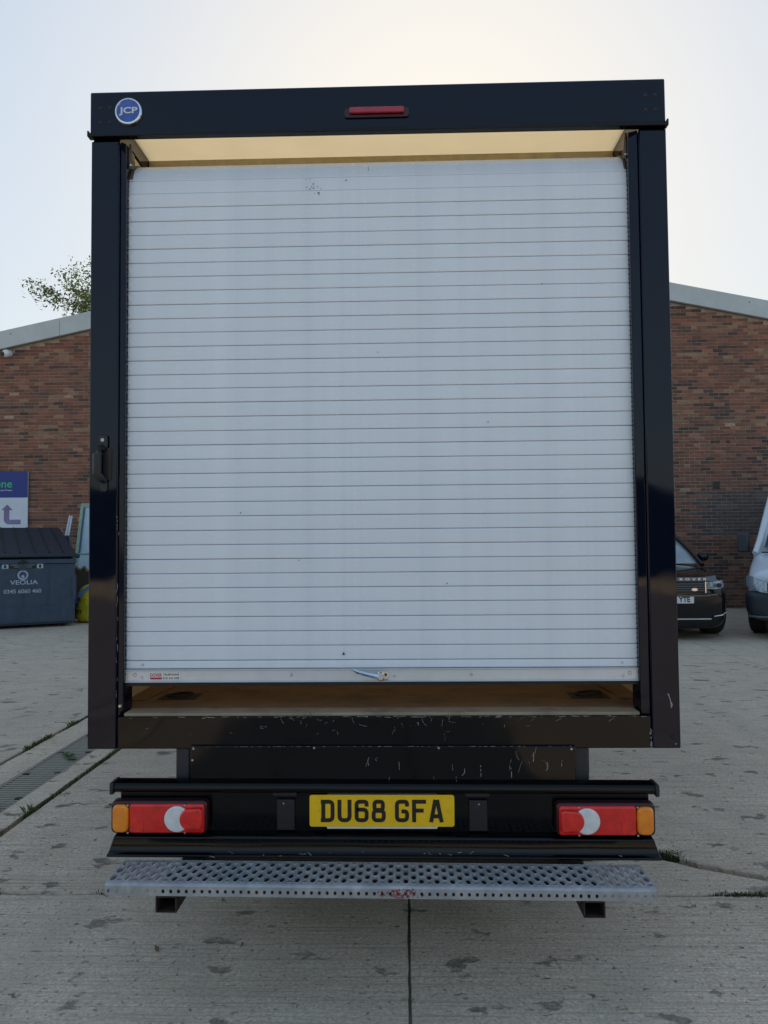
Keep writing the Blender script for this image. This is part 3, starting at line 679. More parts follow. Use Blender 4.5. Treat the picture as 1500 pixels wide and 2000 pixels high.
# floor
fl = obj('floor', MB().box(-1.01,1.01,.095,LN-.06,.80,.866), FLOORM, tk)
obj('threshold', MB().box(-.9425,.9365,.004,.0948,.8535,.8665), SILLW, tk, .004)
for s in (-1,1):
    rg = obj('lashing_ring', MB().box(s*.82-.075,s*.82+.075,.24,.36,.8662,.8685), RUST, tk, .002)
    pts = [(s*.82+.05*math.cos(a), .30+.035*math.sin(a), .876+.004*math.cos(a)) for a in [2*math.pi*i/20 for i in range(21)]]
    obj('ring', MB().tube(pts, .005, 8), RUST, rg, smooth=True)
    obj('floor_batten', MB().prism([(s*.94,.22),(s*1.008,.22),(s*1.008,1.4),(s*.80,1.4)], 'z', .8663, .872), FLOORM, tk)
# grab handle on the left post
gh = obj('grab_handle', MB().tube([(-1.020,-.004,1.845),(-1.026,-.022,1.838),(-1.031,-.034,1.815),(-1.031,-.036,1.78),(-1.031,-.034,1.748),(-1.022,-.022,1.728),(-1.014,-.004,1.722)], [.013,.015,.0165,.0165,.0165,.015,.012], 14), PLAST, tk, smooth=True)
obj('handle_recess', MB().prism(rrect(-1.020,-.990,1.722,1.846,.013), 'y', -.0005, -.004), INK, gh, .001)
obj('handle_mount', MB().prism(rrect(-1.033,-1.003,1.84,1.892,.010), 'y', -.0005, -.013), PLAST, gh, .004)
obj('handle_mount', MB().prism(rrect(-1.030,-1.004,1.680,1.722,.008), 'y', -.0005, -.009), PLAST, gh, .003)
obj('screw', MB().ring((-1.020,1.872), .0022, .0062, -.0165, -.0130, 16), STEEL, gh)

# roller shutter: every lath its own piece
sh = obj('roller_shutter', MB().box(-.958,.954,.062,.066,.985,2.81), GROOVE, tk)
P, Z0, NS = .0538, 1.0506, 33
def lath(h, bulge=.0028):
    m = MB(); pr = []
    pr = [(.0012,.0008),(-.0006,.0022),(-.0012,.0050),(-.0016,h*.5),(-.0012,h-.0050),(-.0006,h-.0022),(.0012,h-.0008)]
    out = [(.010,.0008)]+pr+[(.010,h-.0008)]
    m.prism(out, 'x', -.9605, .956)
    return m
l0 = None
for k in range(NS):
    if l0 is None: l0 = obj('slat', lath(P), SHUT, sh); o = l0
    else: o = l0.copy(); COL.objects.link(o); o.parent = sh
    o.location = (random.uniform(-.001,.001), .05+random.uniform(-.0005,.0005), Z0+P*k); o.rotation_euler = (random.uniform(-.007,.007),random.uniform(-.0003,.0003),0)
    for s in (-1,):
        cl = None
    if k == 0: ec = obj('end_clip', MB().box(-.9465,-.9430,-.0065,.001,.020,.032), WHITE, sh); c = ec
    else: c = ec.copy(); COL.objects.link(c); c.parent = sh
    c.location = (0,.05,Z0+P*k)
obj('bottom_slat', lath(.0306), SHUT, sh).location = (0,.05,1.0196)
# curved top laths running back under the roof
yb, zb, ang = .052, Z0+P*NS, 0
for k in range(16):
    a0 = ang; ang = min(R(88), ang+R(9 if k == 0 else 27)); am = (a0+ang)/2
    o = l0.copy(); COL.objects.link(o); o.parent = sh; o.name = 'slat'; o.location = (0,yb,zb); o.rotation_euler = (-am,0,0)
    yb += math.sin(am)*P; zb += math.cos(am)*P
rl = obj('bottom_rail', MB().prism([(.062,.9705),(.036,.9705),(.034,.9745),(.0415,.977),(.0415,1.0135),(.034,1.0155),(.034,1.0185),(.062,1.0185)], 'x', -.9605,.956), ALU, sh, .001)
obj('rubber_seal', MB().box(-.957,.953,.040,.058,.958,.970), RUBBER, sh)
for (x,zz,r) in ((-.914,.999,.0075),(-.888,.988,.0055),(-.888,1.035,.0055),(.914,.999,.0075),(.890,.988,.0055),(.890,1.035,.0055),(-.33,.996,.006),(.335,.995,.006),(.052,.990,.005)):
    obj('rivet', MB().tube([(x,.0414 if zz < 1.016 else .0492,zz),(x,.038 if zz < 1.016 else .0445,zz)],[r,r*.6],12), STEEL if r < .007 else RUST if False else STEEL, sh, smooth=True)
hn = obj('shutter_handle', MB().loft([[(x,y-.004,z),(x,y-.008,z+h*.5),(x,y-.004,z+h),(x,y+.004,z+h),(x,y+.006,z+h*.5),(x,y+.004,z)] for x,y,z,h in ((-.100,.020,1.014,.008),(-.085,.012,1.006,.013),(-.05,.010,.996,.015),(-.02,.010,.988,.017),(.0,.010,.981,.019),(.010,.012,.982,.015))]), CHROME, sh, smooth=True)
obj('handle_boss', MB().tube([(.002,.040,.991),(.002,.008,.991),(.002,.002,.991)],[.013,.0125,.009],20), CHROME, sh, smooth=True)
obj('handle_plate', MB().prism(rrect(-.012,.030,.979,1.010,.008), 'y', .0405, .030), CHROME, sh, .002)
obj('fixing_hole', MB().tube([(.020,.0298,.998),(.020,.0285,.998)],[.005,.005],12), RUST, sh)
obj('punched_hole', MB().prism([(-.141,1.070),(-.131,1.068),(-.135,1.080)], 'y', .0443, .0455), INK, sh)
mk = MB(); rk = random.Random(3)
for k in range(16):
    x = -.27+.05*k/16*1.3+rk.gauss(0,.012); z_ = 2.86-.055*k/16+rk.gauss(0,.006); r = rk.uniform(.0008,.0024)
    mk.prism([(x-r*1.6,z_-r*.4),(x+r,z_-r),(x+r*.8,z_+r*.6),(x-r*.5,z_+r)], 'y', .0462, .0470)
for (x,z_,a,b) in ((-.115,2.862,.003,.003),(-.03,2.905,.001,.012),(.0,2.20,.002,.002),(.41,1.93,.003,.002),(-.52,1.6,.002,.003),(.62,2.45,.002,.002),(-.30,1.42,.002,.002),(.25,1.33,.003,.002)):
    mk.prism([(x-a,z_-b),(x+a,z_-b*.6),(x+a*.7,z_+b),(x-a*.6,z_+b*.7)], 'y', .0462, .0470)
o = obj('grime_marks', mk, plain('grime', (.10,.095,.085), .8), sh, norm=False); o['kind'] = 'stuff'
stc = obj('maker_sticker', MB().box(-.859,-.745,.0400,.0412,.981,1.006), WHITE, sh)
text('sticker_lettering', 'DOVER', -.857, -.813, .992, 1.0045, .0392, REDP, stc, bold=.02)
obj('sticker_bar', MB().box(-.857,-.813,.0390,.0397,.9825,.9895), REDP, stc)
text('sticker_lettering', 'TELEPHONE', -.809, -.748, .996, 1.004, .0392, INK, stc, bold=.01)
text('sticker_lettering', '0161 652 3498', -.809, -.748, .983, .991, .0392, INK, stc, bold=.01)
# top of the opening: cream liner, tracks, brackets
BRKT = plain('bracket_steel', (.16,.13,.09), .55, .2, .2, 20)
obj('roller_beam', MB().box(-1.008,1.008,.455,.50,3.085,3.163), plain('olive_beam', (.42,.35,.20), .6, 0, .15, 20), tk)
for s in (-1,1):
    pts = []
    for k in range(8):
        a = R(90*k/7); pts.append((.055+.13-.13*math.cos(a), 2.86+.13*math.sin(a)))
    m = MB(); rg = [[(s*.937,y,z),(s*.949,y,z),(s*.949,y+.05*math.sin(R(90*i/7))*0+.03,z-.03),(s*.937,y+.03,z-.03)] for i,(y,z) in enumerate(pts)]
    rg.append([(s*.937,2.2,3.03),(s*.949,2.2,3.03),(s*.949,2.2,3.0),(s*.937,2.2,3.0)])
    obj('curved_track', m.loft(rg), BRKT, tk)
    obj('track_bracket', MB().prism([(s*.930,2.925),(s*.948,2.925),(s*.948,3.02),(s*.940,3.02)], 'y', .045, .052), BRKT, tk)
    obj('bracket_bolt', MB().tube([(s*.939,.044,2.935),(s*.939,.038,2.935)],[.005,.004],12), STEEL, tk, smooth=True)

# chassis, panel, bumper
SH = .0045
pn = obj('rear_panel', MB().box(-.694,.702,-.010,.0025,.604,.749).shear(.002), PAINT2, tk, .004)
for (x,z) in ((-.680,.741),(-.24,.743),(.21,.742),(.685,.738),(-.684,.700)): obj('bolt', MB().tube([(x,-.0102,z),(x,-.014,z)],[.005,.0035],10), STEEL, pn, smooth=True)
for s in (-1,1):
    obj('mudguard', MB().prism([(s*.704,.60),(s*.757,.60),(s*.757,.736),(s*.704,.736)], 'y', .03, .30), plain('mudguard_plastic',(.02,.026,.036),.45,0,.2,20), tk, .006)
    obj('chassis_rail', MB().box(s*.38-.03,s*.38+.03,.10,LN+1.2,.55,.70), RUST, tk)
    for a, b in ((.42,.62),(.66,.86)):
        wl = obj('wheel', MB().loft([[(s*x,1.55+r*math.cos(t),.35+r*math.sin(t)) for t in [2*math.pi*i/28 for i in range(28)]] for x,r in ((a,.22),(a,.33),(a+.03,.35),(b-.03,.35),(b,.33),(b,.22))]), RUBBER, tk, smooth=True)
        obj('rim', MB().tube([(s*(a+.03),1.55,.35),(s*(b-.01),1.55,.35)], .215, 24), RUST, wl)
    obj('mudflap_blocker', MB().prism(rrect(s*.64-.25,s*.64+.25,.10,.62,.03),'y',1.02,1.03), RUBBER, tk)  # unseen, added to block light coming under the truck from ahead
    obj('side_guard_blocker', MB().box(s*1.0-.02,s*1.0+.02,1.15,3.5,.30,.735), PAINT2, tk, .01)  # unseen skirts added to keep side light off the ground below
obj('spare_wheel_blocker', MB().loft([[(r*math.cos(t),.62+r*math.sin(t),z) for t in [2*math.pi*i/28 for i in range(28)]] for z,r in ((.34,.20),(.33,.32),(.36,.35),(.48,.35),(.51,.32),(.50,.2))]), RUBBER, tk, smooth=True)  # unseen, added to deepen the shade under the rear overhang
obj('fuel_tank_blocker', MB().box(-.95,-.45,2.2,3.2,.28,.62), PLAST, tk, .05, seg=3)  # unseen box added to block light beneath the body
obj('battery_box_blocker', MB().box(.45,.95,2.2,2.9,.30,.62), PLAST, tk, .03)  # unseen, added as another light blocker under the body
obj('axle', MB().tube([(-.6,1.55,.35),(.6,1.55,.35)], .07, 12), RUST, tk, smooth=True)
cb = MB(); cb.loft([[(-1.0,y,z0),(1.0,y,z0),(1.0,y,1.25),(.9,y,z1),(-.9,y,z1),(-1.0,y,1.25)] for y,z0,z1 in ((LN+.1,.45,2.25),(LN+1.3,.45,2.25),(LN+1.9,.42,1.4),(LN+2.0,.42,1.2))])
obj('cab', cb, BODYM, tk, .05)
for s in (-1,1): obj('front_wheel', MB().tube([(s*.72,LN+1.1,.35),(s*.95,LN+1.1,.35)], .35, 28), RUBBER, tk, smooth=True)
FY = -.012
bp = obj('bumper', MB().box(-.945,.955,FY,FY+.006,.40,.600).shear(SH), BUMPER, tk)
tl = MB(); rr = [(.02,.590),(-.040,.590),(-.046,.596),(-.048,.606),(-.044,.618),(-.036,.624),(.02,.624)]
tl.prism(rr, 'x', -.975, .985); obj('top_lip', tl.shear(SH), BUMPER, bp, .003)
lo = [(FY-.002,.448),(-.040,.440),(-.047,.434),(-.049,.390),(-.053,.383),(-.066,.378),(-.066,.370),(-.050,.369),(.01,.369),(.01,.448)]
def xe(y, z, s): return s*(.952+.026*max(0,min(1,(.45-z)/.075)))+(.004 if s > 0 else 0)
obj('lower_lip', MB().loft([[(xe(y,z,s),y,z) for y,z in lo] for s in (-1,1)]).shear(SH), BUMPER, bp, .003)
for s in (-1,1):
    obj('end_cap', MB().prism([(s*.977+.005,.585),(s*.977+.005,.627),(s*.963+.005,.627),(s*.963+.005,.585)], 'y', -.055, .022).shear(SH), PLAST, bp, .004)
    obj('lamp_bracket', MB().prism(rrect(s*.345-.045,s*.345+.045,.573,.591,.007),'y',FY-.001,-.030).shear(SH), PLAST, bp, .004)
    bk = obj('bracket_plate', MB().prism(rrect(s*.345-.03,s*.345+.035,.452,.562,.004),'y',FY-.001,FY-.012).shear(SH), PLAST, bp, .003)
    obj('bracket_screw', MB().tube([(s*.35,FY-.0122,.548-SH*s*.35),(s*.35,FY-.015,.548-SH*s*.35)],[.004,.003],10), STEEL, bk)
obj('cross_member', MB().prism([(-.70,.365),(.70,.365),(.665,.20),(-.665,.20)], 'y', .05, .12), RUST, tk, .005)
# rear lamps
def lamp(s):
    k = lambda z: z-SH*s*.8
    xa = s*.966; xb = s*.618
    lo, hi = min(xa,xb), max(xa,xb)
    h = obj('tail_lamp', MB().prism(rrect(lo,hi,k(.449),k(.5655),.018), 'y', FY-.001, -.056), REDH, tk, .010, seg=3)
    X = lambda a, b: (min(s*a,s*b), max(s*a,s*b))
    q = X(.955,.897); obj('amber_lens', MB().prism(rrect(*q,k(.458),k(.556),.020), 'y', -.0555, -.074), AMBER, h, .016, seg=4)
    q = X(.8955,.626); obj('red_lens', MB().prism(rrect(*q,k(.456),k(.558),.010), 'y', -.0555, -.0705), RED, h, .013, seg=4)
    q = X(.888,.842); obj('side_reflector', MB().prism(rrect(*q,k(.462),k(.506),.003), 'y', -.0700, -.0722), REDB, h, .001)
    c0 = (s*.722, k(.507)); obj('reverse_lens', MB().prism(circle(*c0,.0455,36), 'y', -.0685, -.0775), CLEAR, h, .006, seg=3)
    out = []
    for i in range(19): a = R(-62+124*i/18); out.append((s*(.672)+s*.040*math.cos(a)*1.0, k(.507)+.040*math.sin(a)))
    out += [(s*.640,k(.546)),(s*.631,k(.540)),(s*.628,k(.507)),(s*.631,k(.474)),(s*.640,k(.468))]
    obj('fog_lens', MB().prism(out, 'y', -.0690, -.0825), REDB, h, .011, seg=4)
    for x in (.898,.694):
        for zz in (.4585,.5555): obj('screw', MB().tube([(s*x,-.066,k(zz)),(s*x,-.0735,k(zz))],[.0042,.0034],10), STEEL, h, smooth=True)
    return h
lamp(-1); lamp(1)
# number plate
np_ = obj('number_plate', MB().prism(rrect(-.255,.262,.4715,.5835,.009), 'y', -.034, -.037), YEL, tk, .001)
obj('backing_plate', MB().prism(rrect(-.194,.202,.4635,.5815,.005), 'y', FY-.001, -.033), WHITE, np_)
def ribbon(pts, wd, rad, closed=False):
    P2 = [Vector(p) for p in pts]; n = len(P2); out = []
    for i, p in enumerate(P2):
        if (not closed and i in (0,n-1)): out.append(p); continue
        a = (P2[i-1]-p); b = (P2[(i+1)%n]-p); r = min(rad, a.length*.49, b.length*.49)
        if r < .1 or abs(a.normalized().dot(b.normalized())) > .98: out.append(p); continue
        p0, p1 = p+a.normalized()*r, p+b.normalized()*r
        for k in range(6): t = k/5; out.append(p0*(1-t)**2+p*2*t*(1-t)+p1*t*t)
    m = len(out); L, Rr = [], []
    for i, p in enumerate(out):
        pa = out[i-1] if (i > 0 or closed) else None; pb = out[(i+1)%m] if (i < m-1 or closed) else None
        d0 = (p-pa).normalized() if pa is not None else None; d1 = (pb-p).normalized() if pb is not None else None
        if d0 is None: d0 = d1
        if d1 is None: d1 = d0
        d = (d0+d1).normalized(); nn = Vector((-d.y,d.x)); sc_ = 1/max(.5, nn.dot(Vector((-d0.y,d0.x))))
        L.append(p+nn*wd/2*sc_); Rr.append(p-nn*wd/2*sc_)
    return L, Rr, closed
GL = {'D':[([(-6,65),(36,65),(36,0),(-6,0)],14,0),([(3,0),(3,65)],0,0)],'U':[([(0,72),(0,0),(36,0),(36,72)],15,0)],'6':[([(36,48),(36,65),(0,65),(0,0),(36,0),(36,37),(0,37)],13,0)],
 '8':[([(3,36),(3,65),(33,65),(33,36)],10,1),([(0,0),(36,0),(36,33),(0,33)],12,1)],'G':[([(36,48),(36,65),(0,65),(0,0),(36,0),(36,31),(16,31)],13,0)],'F':[([(0,-7),(0,72)],0,0),([(0,65),(43,65)],0,0),([(0,34),(34,34)],0,0)],
 'A':[([(-1,-7),(15,72)],0,0),([(37,-7),(21,72)],0,0),([(6,14),(30,14)],0,0)]}
xx = -.219
for ch in 'DU68 GFA':
    if ch == ' ': xx += .033-.011; continue
    m = MB()
    for q, (pts, rad, cl) in enumerate(GL[ch]):
        L, Rr, c = ribbon(pts, 14, rad, bool(cl)); n = len(L); yq = -.0383-.00025*q
        f = lambda p: (xx+.0035+(p.x+7)*.001, yq, .4715+.0165+(p.y+7)*.001)
        m.add([f(p) for p in L]+[f(p) for p in Rr], [(i,(i+1)%n,n+(i+1)%n,n+i) for i in range(n if c else n-1)])
    obj('character', m, INK, np_, norm=False)
    xx += .061
for x in (-.224,.241): obj('plate_screw', MB().tube([(x,-.0373,.528),(x,-.0395,.528)],[.006,.0045],12), YEL, np_, smooth=True)
# galvanised tread step
def hole_cell(m, x0, x1, y0, y1, f, inner, nseg=12, rise=.0018, sink=.006):
    cx, cy = (x0+x1)/2, (y0+y1)/2; hx_, hy_ = (x1-x0)/2, (y1-y0)/2; O, I, T, B = [], [], [], []
    for k in range(nseg):
        a = 2*math.pi*(k+.5)/nseg; c, s = math.cos(a), math.sin(a); q = 1/max(abs(c),abs(s))
        O.append(f(cx+hx_*c*q, cy+hy_*s*q, 0)); ix, iy = inner(c, s)
        I.append(f(cx+ix*1.12, cy+iy*1.06, 0)); T.append(f(cx+ix, cy+iy, rise)); B.append(f(cx+ix*.93, cy+iy*.95, -sink))
    n = nseg; fs = []
    for r in range(3): fs += [(r*n+i, r*n+(i+1)%n, (r+1)*n+(i+1)%n, (r+1)*n+i) for i in range(n)]
    m.add(O+I+T+B, fs)
st = thing  # (kept simple: the step is part of the truck)
ZS = .392
stp = obj('rear_step', MB().box(-.72,.72,-.29,-.16,ZS-.046,ZS-.034).shear(.008), RUST, tk)  # dark sheet below the tread stands in for shade seen through its holes
tr_m = MB(); NC = 70; pw = 1.756/NC
f = lambda x, y, h: (x, y, ZS+h-.008*x)
for c in range(NC):
    x0 = -.878+pw*c; x1 = x0+pw; off = 0 if c % 2 == 0 else .02865
    ys = [-.318+.0573*k+off for k in range(3 if off == 0 else 2)]
    for y in ys: hole_cell(tr_m, x0, x1, y, y+.0573, f, lambda c_, s_: (.0094*c_, .0245*s_))
    if off: 
        for a, b in ((-.318,-.318+off),(-.318+.0573*2+off,-.146)):
            hole_cell(tr_m, x0, x1, a, b, f, lambda c_, s_: (.0075*c_, .0105*s_))
obj('tread', tr_m, GALV, stp, norm=False, smooth=True)
lip = MB(); f2 = lambda x, z, h: (x, -.329-h*.2, z-.008*x)
for c in range(NC):
    x0 = -.878+pw*c; hole_cell(lip, x0, x0+pw, .353, .3835, f2, lambda c_, s_: (.0048*(abs(c_)**.5)*(1 if c_ > 0 else -1), .0058*(abs(s_)**.5)*(1 if s_ > 0 else -1)), 12, 0, -.004)
nose = []
for k in range(5): a = R(90*k/4); nose.append((-.318-.011*math.sin(a), ZS-.0085+.0085*math.cos(a)))
lip.loft([[(x,y,z-.008*x) for y,z in nose] for x in (-.878,.878)], closed=False)
lip.add([(-.878,-.329,.353+.008*.878),(.878,-.329,.353-.008*.878),(.878,-.312,.351-.008*.878),(-.878,-.312,.351+.008*.878)],[(0,1,2,3)])
obj('front_lip', lip, GALV, stp, norm=False, smooth=True)
for s in (-1,1): obj('end_plate', MB().box(s*.8795-.0012,s*.8795+.0012,-.327,-.146,ZS-.036,ZS-.001).shear(.008), GALV, stp)
pm = MB()
for _ in range(160):
    x = .075+random.gauss(0,.028); z_ = .372+random.gauss(0,.012); r = random.uniform(.0008,.0028)
    if .356 < z_ < .384: pm.prism([(x-r,z_-r-.008*x),(x+r,z_-r*.5-.008*x),(x+r*.4,z_+r-.008*x),(x-r*.7,z_+r*.6-.008*x)], 'y', -.3312, -.3302)
o = obj('red_paint_spatter', pm, plain('red_overspray',(.36,.07,.07),.7), stp, norm=False); o['kind'] = 'stuff'
for s in (-1,1):
    x0 = s*.685; w_, t_ = .034, .004; za, zb_ = ZS-.098, ZS-.047
    m = MB()
    for (a,b,c,d) in ((x0-w_,x0+w_,zb_-t_,zb_),(x0-w_,x0+w_,za,za+t_)): m.add([(a,-.315,c),(b,-.315,c),(b,.6,c),(a,.6,c),(a,-.315+(.02 if c<.3 else 0),d),(b,-.315,d),(b,.6,d),(a,.6,d)],[(0,3,2,1),(4,5,6,7),(0,1,5,4),(1,2,6,5),(2,3,7,6),(3,0,4,7)])
    m.box(x0-w_,x0-w_+t_,-.315,.6,za+t_,zb_-t_); m.box(x0+w_-t_,x0+w_,-.315,.6,za+t_,zb_-t_); m.box(x0-w_+t_,x0+w_-t_,-.1,-.09,za+t_,zb_-t_)
    obj('step_bracket', m.shear(.008), RUST, stp)
    obj('bracket_hanger', MB().box(x0-.02,x0+.02,.1,.16,zb_+.001,.60).shear(.008), RUST, stp)
    obj('hanging_bolt', MB().tube([(x0-s*.045,-.30,ZS-.038-.008*x0),(x0-s*.045,-.30,ZS-.058-.008*x0)],.005,8), RUST, stp)
# scratches and chipped paint on the black steel
scm = MB(); rs = random.Random(5)
def scratch(x, z, L, ang, wd, y, bend):
    pts = []; n = 7
    for k in range(n):
        t = k/(n-1)-.5; pts.append(Vector((x+math.cos(ang)*L*t-math.sin(ang)*bend*t*t*4, z+math.sin(ang)*L*t+math.cos(ang)*bend*t*t*4)))
    for k in range(n-1):
        if rs.random() < .22: continue
        d = (pts[k+1]-pts[k]).normalized(); nn = Vector((-d.y,d.x)); w0 = wd*rs.uniform(.4,1); w1 = wd*rs.uniform(.4,1)
        scm.add([(p.x,y,p.y) for p in (pts[k]-nn*w0/2,pts[k+1]-nn*w1/2,pts[k+1]+nn*w1/2,pts[k]+nn*w0/2)],[(0,1,2,3)])
for _ in range(48):                                                   # sill
    z_ = .853-abs(rs.gauss(0,.035)); scratch(rs.gauss(0,.38), max(.748,z_), rs.uniform(.003,.03), rs.uniform(0,3.14), rs.uniform(.0004,.0012), .0022, rs.uniform(-.003,.003))
for _ in range(16):                                                   # panel
    scratch(rs.uniform(-.15,.66), rs.uniform(.625,.735), rs.uniform(.008,.045), R(90)+rs.gauss(0,.35), rs.uniform(.0006,.0017), -.0106, rs.uniform(-.006,.006))
for (x,z,L,a,b) in ((.30,.652,.032,1.1,.006),(.60,.675,.032,1.45,.005),(.36,.66,.04,1.6,0),(.47,.65,.045,1.62,.002),(.55,.705,.04,1.5,.003)): scratch(x,z,L,a,.002,-.0107,b)
for _ in range(70): scratch(rs.uniform(-.69,.70), .7475, rs.uniform(.003,.012), rs.gauss(0,.2), .0009, -.0108, 0)
for _ in range(60): scratch(rs.uniform(-.95,.95), .853-abs(rs.gauss(0,.002)), rs.uniform(.004,.03), rs.gauss(0,.06), rs.uniform(.0008,.002), .0021, 0)
for (x,z,L,a,w_) in ((1.045,.905,.055,1.75,.0035),(1.050,.890,.02,1.5,.004),(1.062,.752,.004,1,.004)): scratch(x,z,L,a,w_,-.0006,.004)
for _ in range(14): scratch(.974+rs.gauss(0,.002), rs.uniform(.745,.80), rs.uniform(.004,.016), R(90)+rs.gauss(0,.2), .0025, -.0006 if False else .0020, 0)
for _ in range(18): scratch(rs.uniform(-.9,.9), .376+rs.uniform(0,.02), rs.uniform(.004,.02), rs.gauss(0,.3), rs.uniform(.001,.003), -.0675, 0)
for _ in range(14): scratch(-.967+rs.gauss(0,.002), rs.uniform(.9,1.6), rs.uniform(.006,.03), R(90)+rs.gauss(0,.1), .0012, -.0007, 0)
o = obj('scratches', scm, SCR, tk, norm=False); o['kind'] = 'stuff'

# ------------------------------------------------------------------ vehicles parked by the wall
CARP = NT('car_black').fin((.006,.0065,.008), .08, None, 0, .3, .25, .03)
GLASSM = plain('dark_glass', (.03,.042,.048), .03, 0, .1, 5); VANW = plain('van_white', (.66,.70,.75), .25, 0, .03, 6, 0, .5, .5); VANG = plain('van_grey_plastic', (.030,.037,.046), .5, 0, .15, 30)
LAMPG = plain('lamp_glass', (.34,.38,.43), .12, .35, .45, 40); GREYP = plain('grey_trim', (.15,.16,.18), .3, .5, .1, 20)
def mirror(p): return [(-x,y,z) for x,y,z in p[::-1]]
def half_ring(y, prof):
    a = [(x,y,z) for x,z in prof]; return a+[(-x,yy_,z) for x,yy_,z in a[-2:0:-1]]
def wheel(par, x, y, r, wd):
    wl = obj('wheel', MB().loft([[(x+dx,y+q*math.cos(t),r+q*math.sin(t)) for t in [2*math.pi*i/28 for i in range(28)]] for dx,q in ((-wd/2,r*.6),(-wd/2,r*.94),(-wd/2+.03,r),(wd/2-.03,r),(wd/2,r*.94),(wd/2,r*.6))]), RUBBER, par, smooth=True)
    obj('rim', MB().tube([(x-wd*.4,y,r),(x+wd*.4,y,r)], r*.62, 24), GREYP, wl)
car = thing('parked_car', 'black luxury off-road car parked facing the camera beside the brick wall', 'car', (4.10,8.75,0))
def cs(y, w, zb, zm, zt, crown):
    return half_ring(y, [(0,zb),(w*.80,zb),(w*.96,zb+.07),(w,zm-.20),(w*.99,zm),(w*.90,zt),(w*.5,zt+crown*.8),(0,zt+crown)])
st_ = [cs(.0,.62,.20,.70,.84,.01),cs(.03,.74,.17,.72,.875,.012),cs(.14,.82,.16,.76,.93,.02),cs(.40,.91,.17,.84,.985,.025),cs(.80,.965,.25,.90,1.03,.03),cs(1.35,.985,.26,.98,1.08,.03),cs(2.2,.99,.27,1.0,1.10,.03),cs(3.6,.99,.27,1.02,1.12,.03),cs(4.5,.94,.30,1.0,1.10,.03),cs(4.75,.85,.34,.95,1.05,.02)]
obj('body', MB().loft(st_), CARP, car, sub=2)
gh_ = [[(-.86,1.32,1.10),(.86,1.32,1.10),(.86,4.5,1.14),(-.86,4.5,1.14)],[(-.80,1.62,1.30),(.80,1.62,1.30),(.80,4.45,1.34),(-.80,4.45,1.34)],[(-.66,2.12,1.625),(.66,2.12,1.625),(.66,4.2,1.64),(-.66,4.2,1.64)]]
obj('cabin_glass', MB().loft(gh_), plain('screen_glass', (.26,.32,.33), .05, 0, .15, 3), car, .02)
obj('roof', MB().loft([[(-.67,2.05,1.60),(.67,2.05,1.60),(.69,4.25,1.62),(-.69,4.25,1.62)],[(-.60,2.25,1.675),(.60,2.25,1.675),(.62,4.1,1.68),(-.62,4.1,1.68)]]), CARP, car, .03)
for s in (-1,1):
    obj('pillar', MB().tube([(s*.885,1.22,1.08),(s*.82,1.58,1.31),(s*.68,2.08,1.625)],[.035,.030,.03],8), CARP, car, smooth=True)
    mr = obj('door_mirror', MB().loft([[(s*(.97+dx),1.50+dy+.07*math.cos(a)*q,1.215+.085*math.sin(a)*q) for a in [2*math.pi*i/16 for i in range(16)]] for dx,dy,q in ((-.05,.03,.55),(-.03,0,.9),(.03,0,1.0),(.10,.01,.95),(.14,.03,.6))]), CARP, car, sub=1)
    obj('mirror_stalk', MB().tube([(s*.86,1.50,1.10),(s*.94,1.50,1.17)],.03,8), CARP, mr)
    # headlamp wraps the front corner
    hl = obj('headlamp', MB().loft([[(s*.445,.010,.76),(s*.445,.012,.868)],[(s*.56,.0,.765),(s*.56,.008,.875)],[(s*.66,.018,.772),(s*.655,.030,.885)],[(s*.73,.075,.785),(s*.72,.085,.895)],[(s*.77,.14,.80),(s*.755,.15,.885)]], closed=False), LAMPG, car, smooth=True); hl.location = (0,-.035,0)
    obj('lamp_inner', MB().prism(circle(s*.62,.82,.035,16),'y',-.06,-.03), INK, hl)
    obj('fog_trim', MB().tube([(s*.56,-.02,.36),(s*.70,.02,.375),(s*.80,.10,.41)],[.008,.012,.006],8), CHROME, car, smooth=True)
    wheel(car, s*.86, .92, .37, .25); wheel(car, s*.86, 3.75, .37, .25)
obj('bonnet_strip', MB().loft([[(x,-.040-.02*(1-abs(x)/.7)+(.05*max(0,abs(x)-.5)),z0),(x,-.020+(.05*max(0,abs(x)-.5)),z0+.055+.035*max(0,(abs(x)-.42)/.25))] for x in [-.60+.1*i for i in range(13)] for z0 in (.885,)], closed=False), GREYP, car, smooth=True)
text('lettering', 'RANGE ROVER', -.45, .45, .897, .928, -.066, CHROME, car, spacing=1.7)
gr = obj('grille', MB().box(-.43,.43,-.045,-.010,.715,.870), INK, car, .01)
for k in range(4): obj('grille_bar', MB().box(-.42,.42,-.058,-.046,.735+.034*k,.747+.034*k), GREYP, gr, .003)
obj('grille_frame', MB().box(.425,.440,-.062,-.04,.71,.875).box(-.44,-.425,-.062,-.04,.71,.875), CHROME, gr)
obj('grille_emblem', MB().prism([(.27+.045*math.cos(2*math.pi*i/16),.76+.022*math.sin(2*math.pi*i/16)) for i in range(16)],'y',-.066,-.059), CHROME, gr)
obj('bumper_lip', MB().tube([(-.62,-.02,.685),(-.42,-.045,.665),(.42,-.045,.665),(.62,-.02,.685)],.014,8), GREYP, car, smooth=True)
obj('lower_trim', MB().box(-.52,.52,-.035,-.01,.312,.332), CHROME, car, .004)
pl = obj('number_plate', MB().prism(rrect(-.26,.26,.557,.672,.008),'y',-.055,-.045), WHITE, car)
text('plate_lettering', 'YTE', .035, .205, .574, .655, -.058, INK, pl, bold=.03)

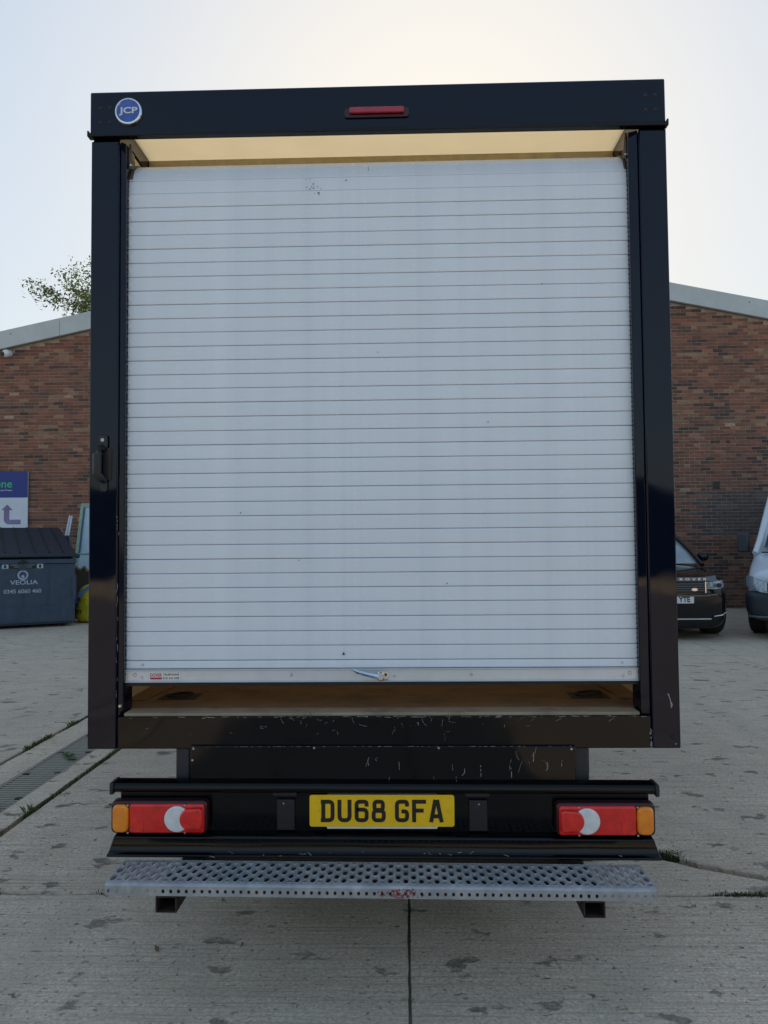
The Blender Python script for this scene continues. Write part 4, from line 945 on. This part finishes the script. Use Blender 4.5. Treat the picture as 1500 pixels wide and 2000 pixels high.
van = thing('parked_van', 'white panel van with grey bumper parked at the right picture edge', 'van', (5.97,8.47,0), R(-35))
vs_ = lambda y, w, zb, zm, zt, cr: half_ring(y, [(0,zb),(w*.86,zb),(w,zb+.10),(w,zm-.1),(w*.985,zm),(w*.93,zt),(w*.5,zt+cr*.9),(0,zt+cr)])
obj('body', MB().loft([vs_(.06,.80,.62,.82,.93,.04),vs_(.16,.90,.55,.88,1.0,.05),vs_(.55,.955,.50,1.02,1.13,.06),vs_(.95,.985,.45,1.16,1.27,.06),vs_(1.2,.995,.42,1.25,1.36,.06)]), VANW, van, sub=2)
obj('load_body', MB().loft([[(-.995,y,.40),(.995,y,.40),(.995,y,1.35),(w,y,z1),(-w,y,z1),(-.995,y,1.35)] for y,w,z1 in ((1.15,.93,1.40),(1.55,.86,2.0),(1.9,.82,2.38),(2.4,.84,2.55),(6.6,.84,2.55),(6.7,.82,2.50))]), VANW, van, .05, seg=3)
obj('windscreen', MB().add([(-.80,1.02,1.36),(.80,1.02,1.36),(.80,1.10,1.40),(.72,1.80,2.20),(-.72,1.80,2.20),(-.80,1.10,1.40)],[(0,1,2,3,4,5)]), GLASSM, van)
for s in (-1,1):
    obj('pillar', MB().tube([(s*.92,.93,1.27),(s*.88,1.15,1.50),(s*.80,1.75,2.22)],[.045,.05,.055],10), VANW, van, smooth=True)
    mr = obj('door_mirror', MB().box(s*1.14-.09,s*1.14+.09,1.10,1.26,1.28,1.60), VANG, van, .03, seg=3)
    obj('mirror_arm', MB().box(s*1.0-.07,s*1.0+.07,1.14,1.22,1.30,1.36), VANG, mr)
    hl = obj('headlamp', MB().loft([[(s*.93,.20,.80),(s*.925,.25,.93)],[(s*.88,.10,.775),(s*.88,.15,.955)],[(s*.78,.02,.74),(s*.78,.05,.925)],[(s*.66,-.02,.70),(s*.655,.01,.885)],[(s*.58,-.03,.69),(s*.575,.0,.865)]], closed=False), LAMPG, van, smooth=True)
    obj('lamp_inner', MB().tube([(s*.66,-.035,.715),(s*.60,-.045,.72),(s*.60,-.03,.84)],.012,8), WHITE, hl, smooth=True)
    wheel(van, s*.87, .95, .36, .24); wheel(van, s*.87, 4.9, .36, .24)
obj('bumper', MB().loft([half_ring(y,[(0,zb),(w*.7,zb),(w*.97,zb+.08),(w,zb+.25),(w,zt-.05),(w*.92,zt),(0,zt)]) for y,w,zb,zt in ((-.04,.74,.26,.68),(.02,.90,.24,.72),(.25,.965,.24,.76),(.62,.985,.25,.74))]), VANG, van, sub=1)
obj('bumper_step', MB().tube([(-.86,.03,.34),(-.7,-.03,.335),(.7,-.03,.335),(.86,.03,.34)],.018,8), GREYP, van, smooth=True)
obj('front_grille', MB().prism([(-.52,.52),(.52,.52),(.58,.86),(-.58,.86)],'y',-.06,.0), INK, van, .02)
for k in range(3): obj('grille_bar', MB().box(-.52,.52,-.075,-.061,.60+.085*k,.635+.085*k), VANG, van, .006)
obj('bonnet_vent', MB().box(-.80,-.30,.80,.86,1.275,1.30), INK, van, .006)
bpy.context.view_layer.update()
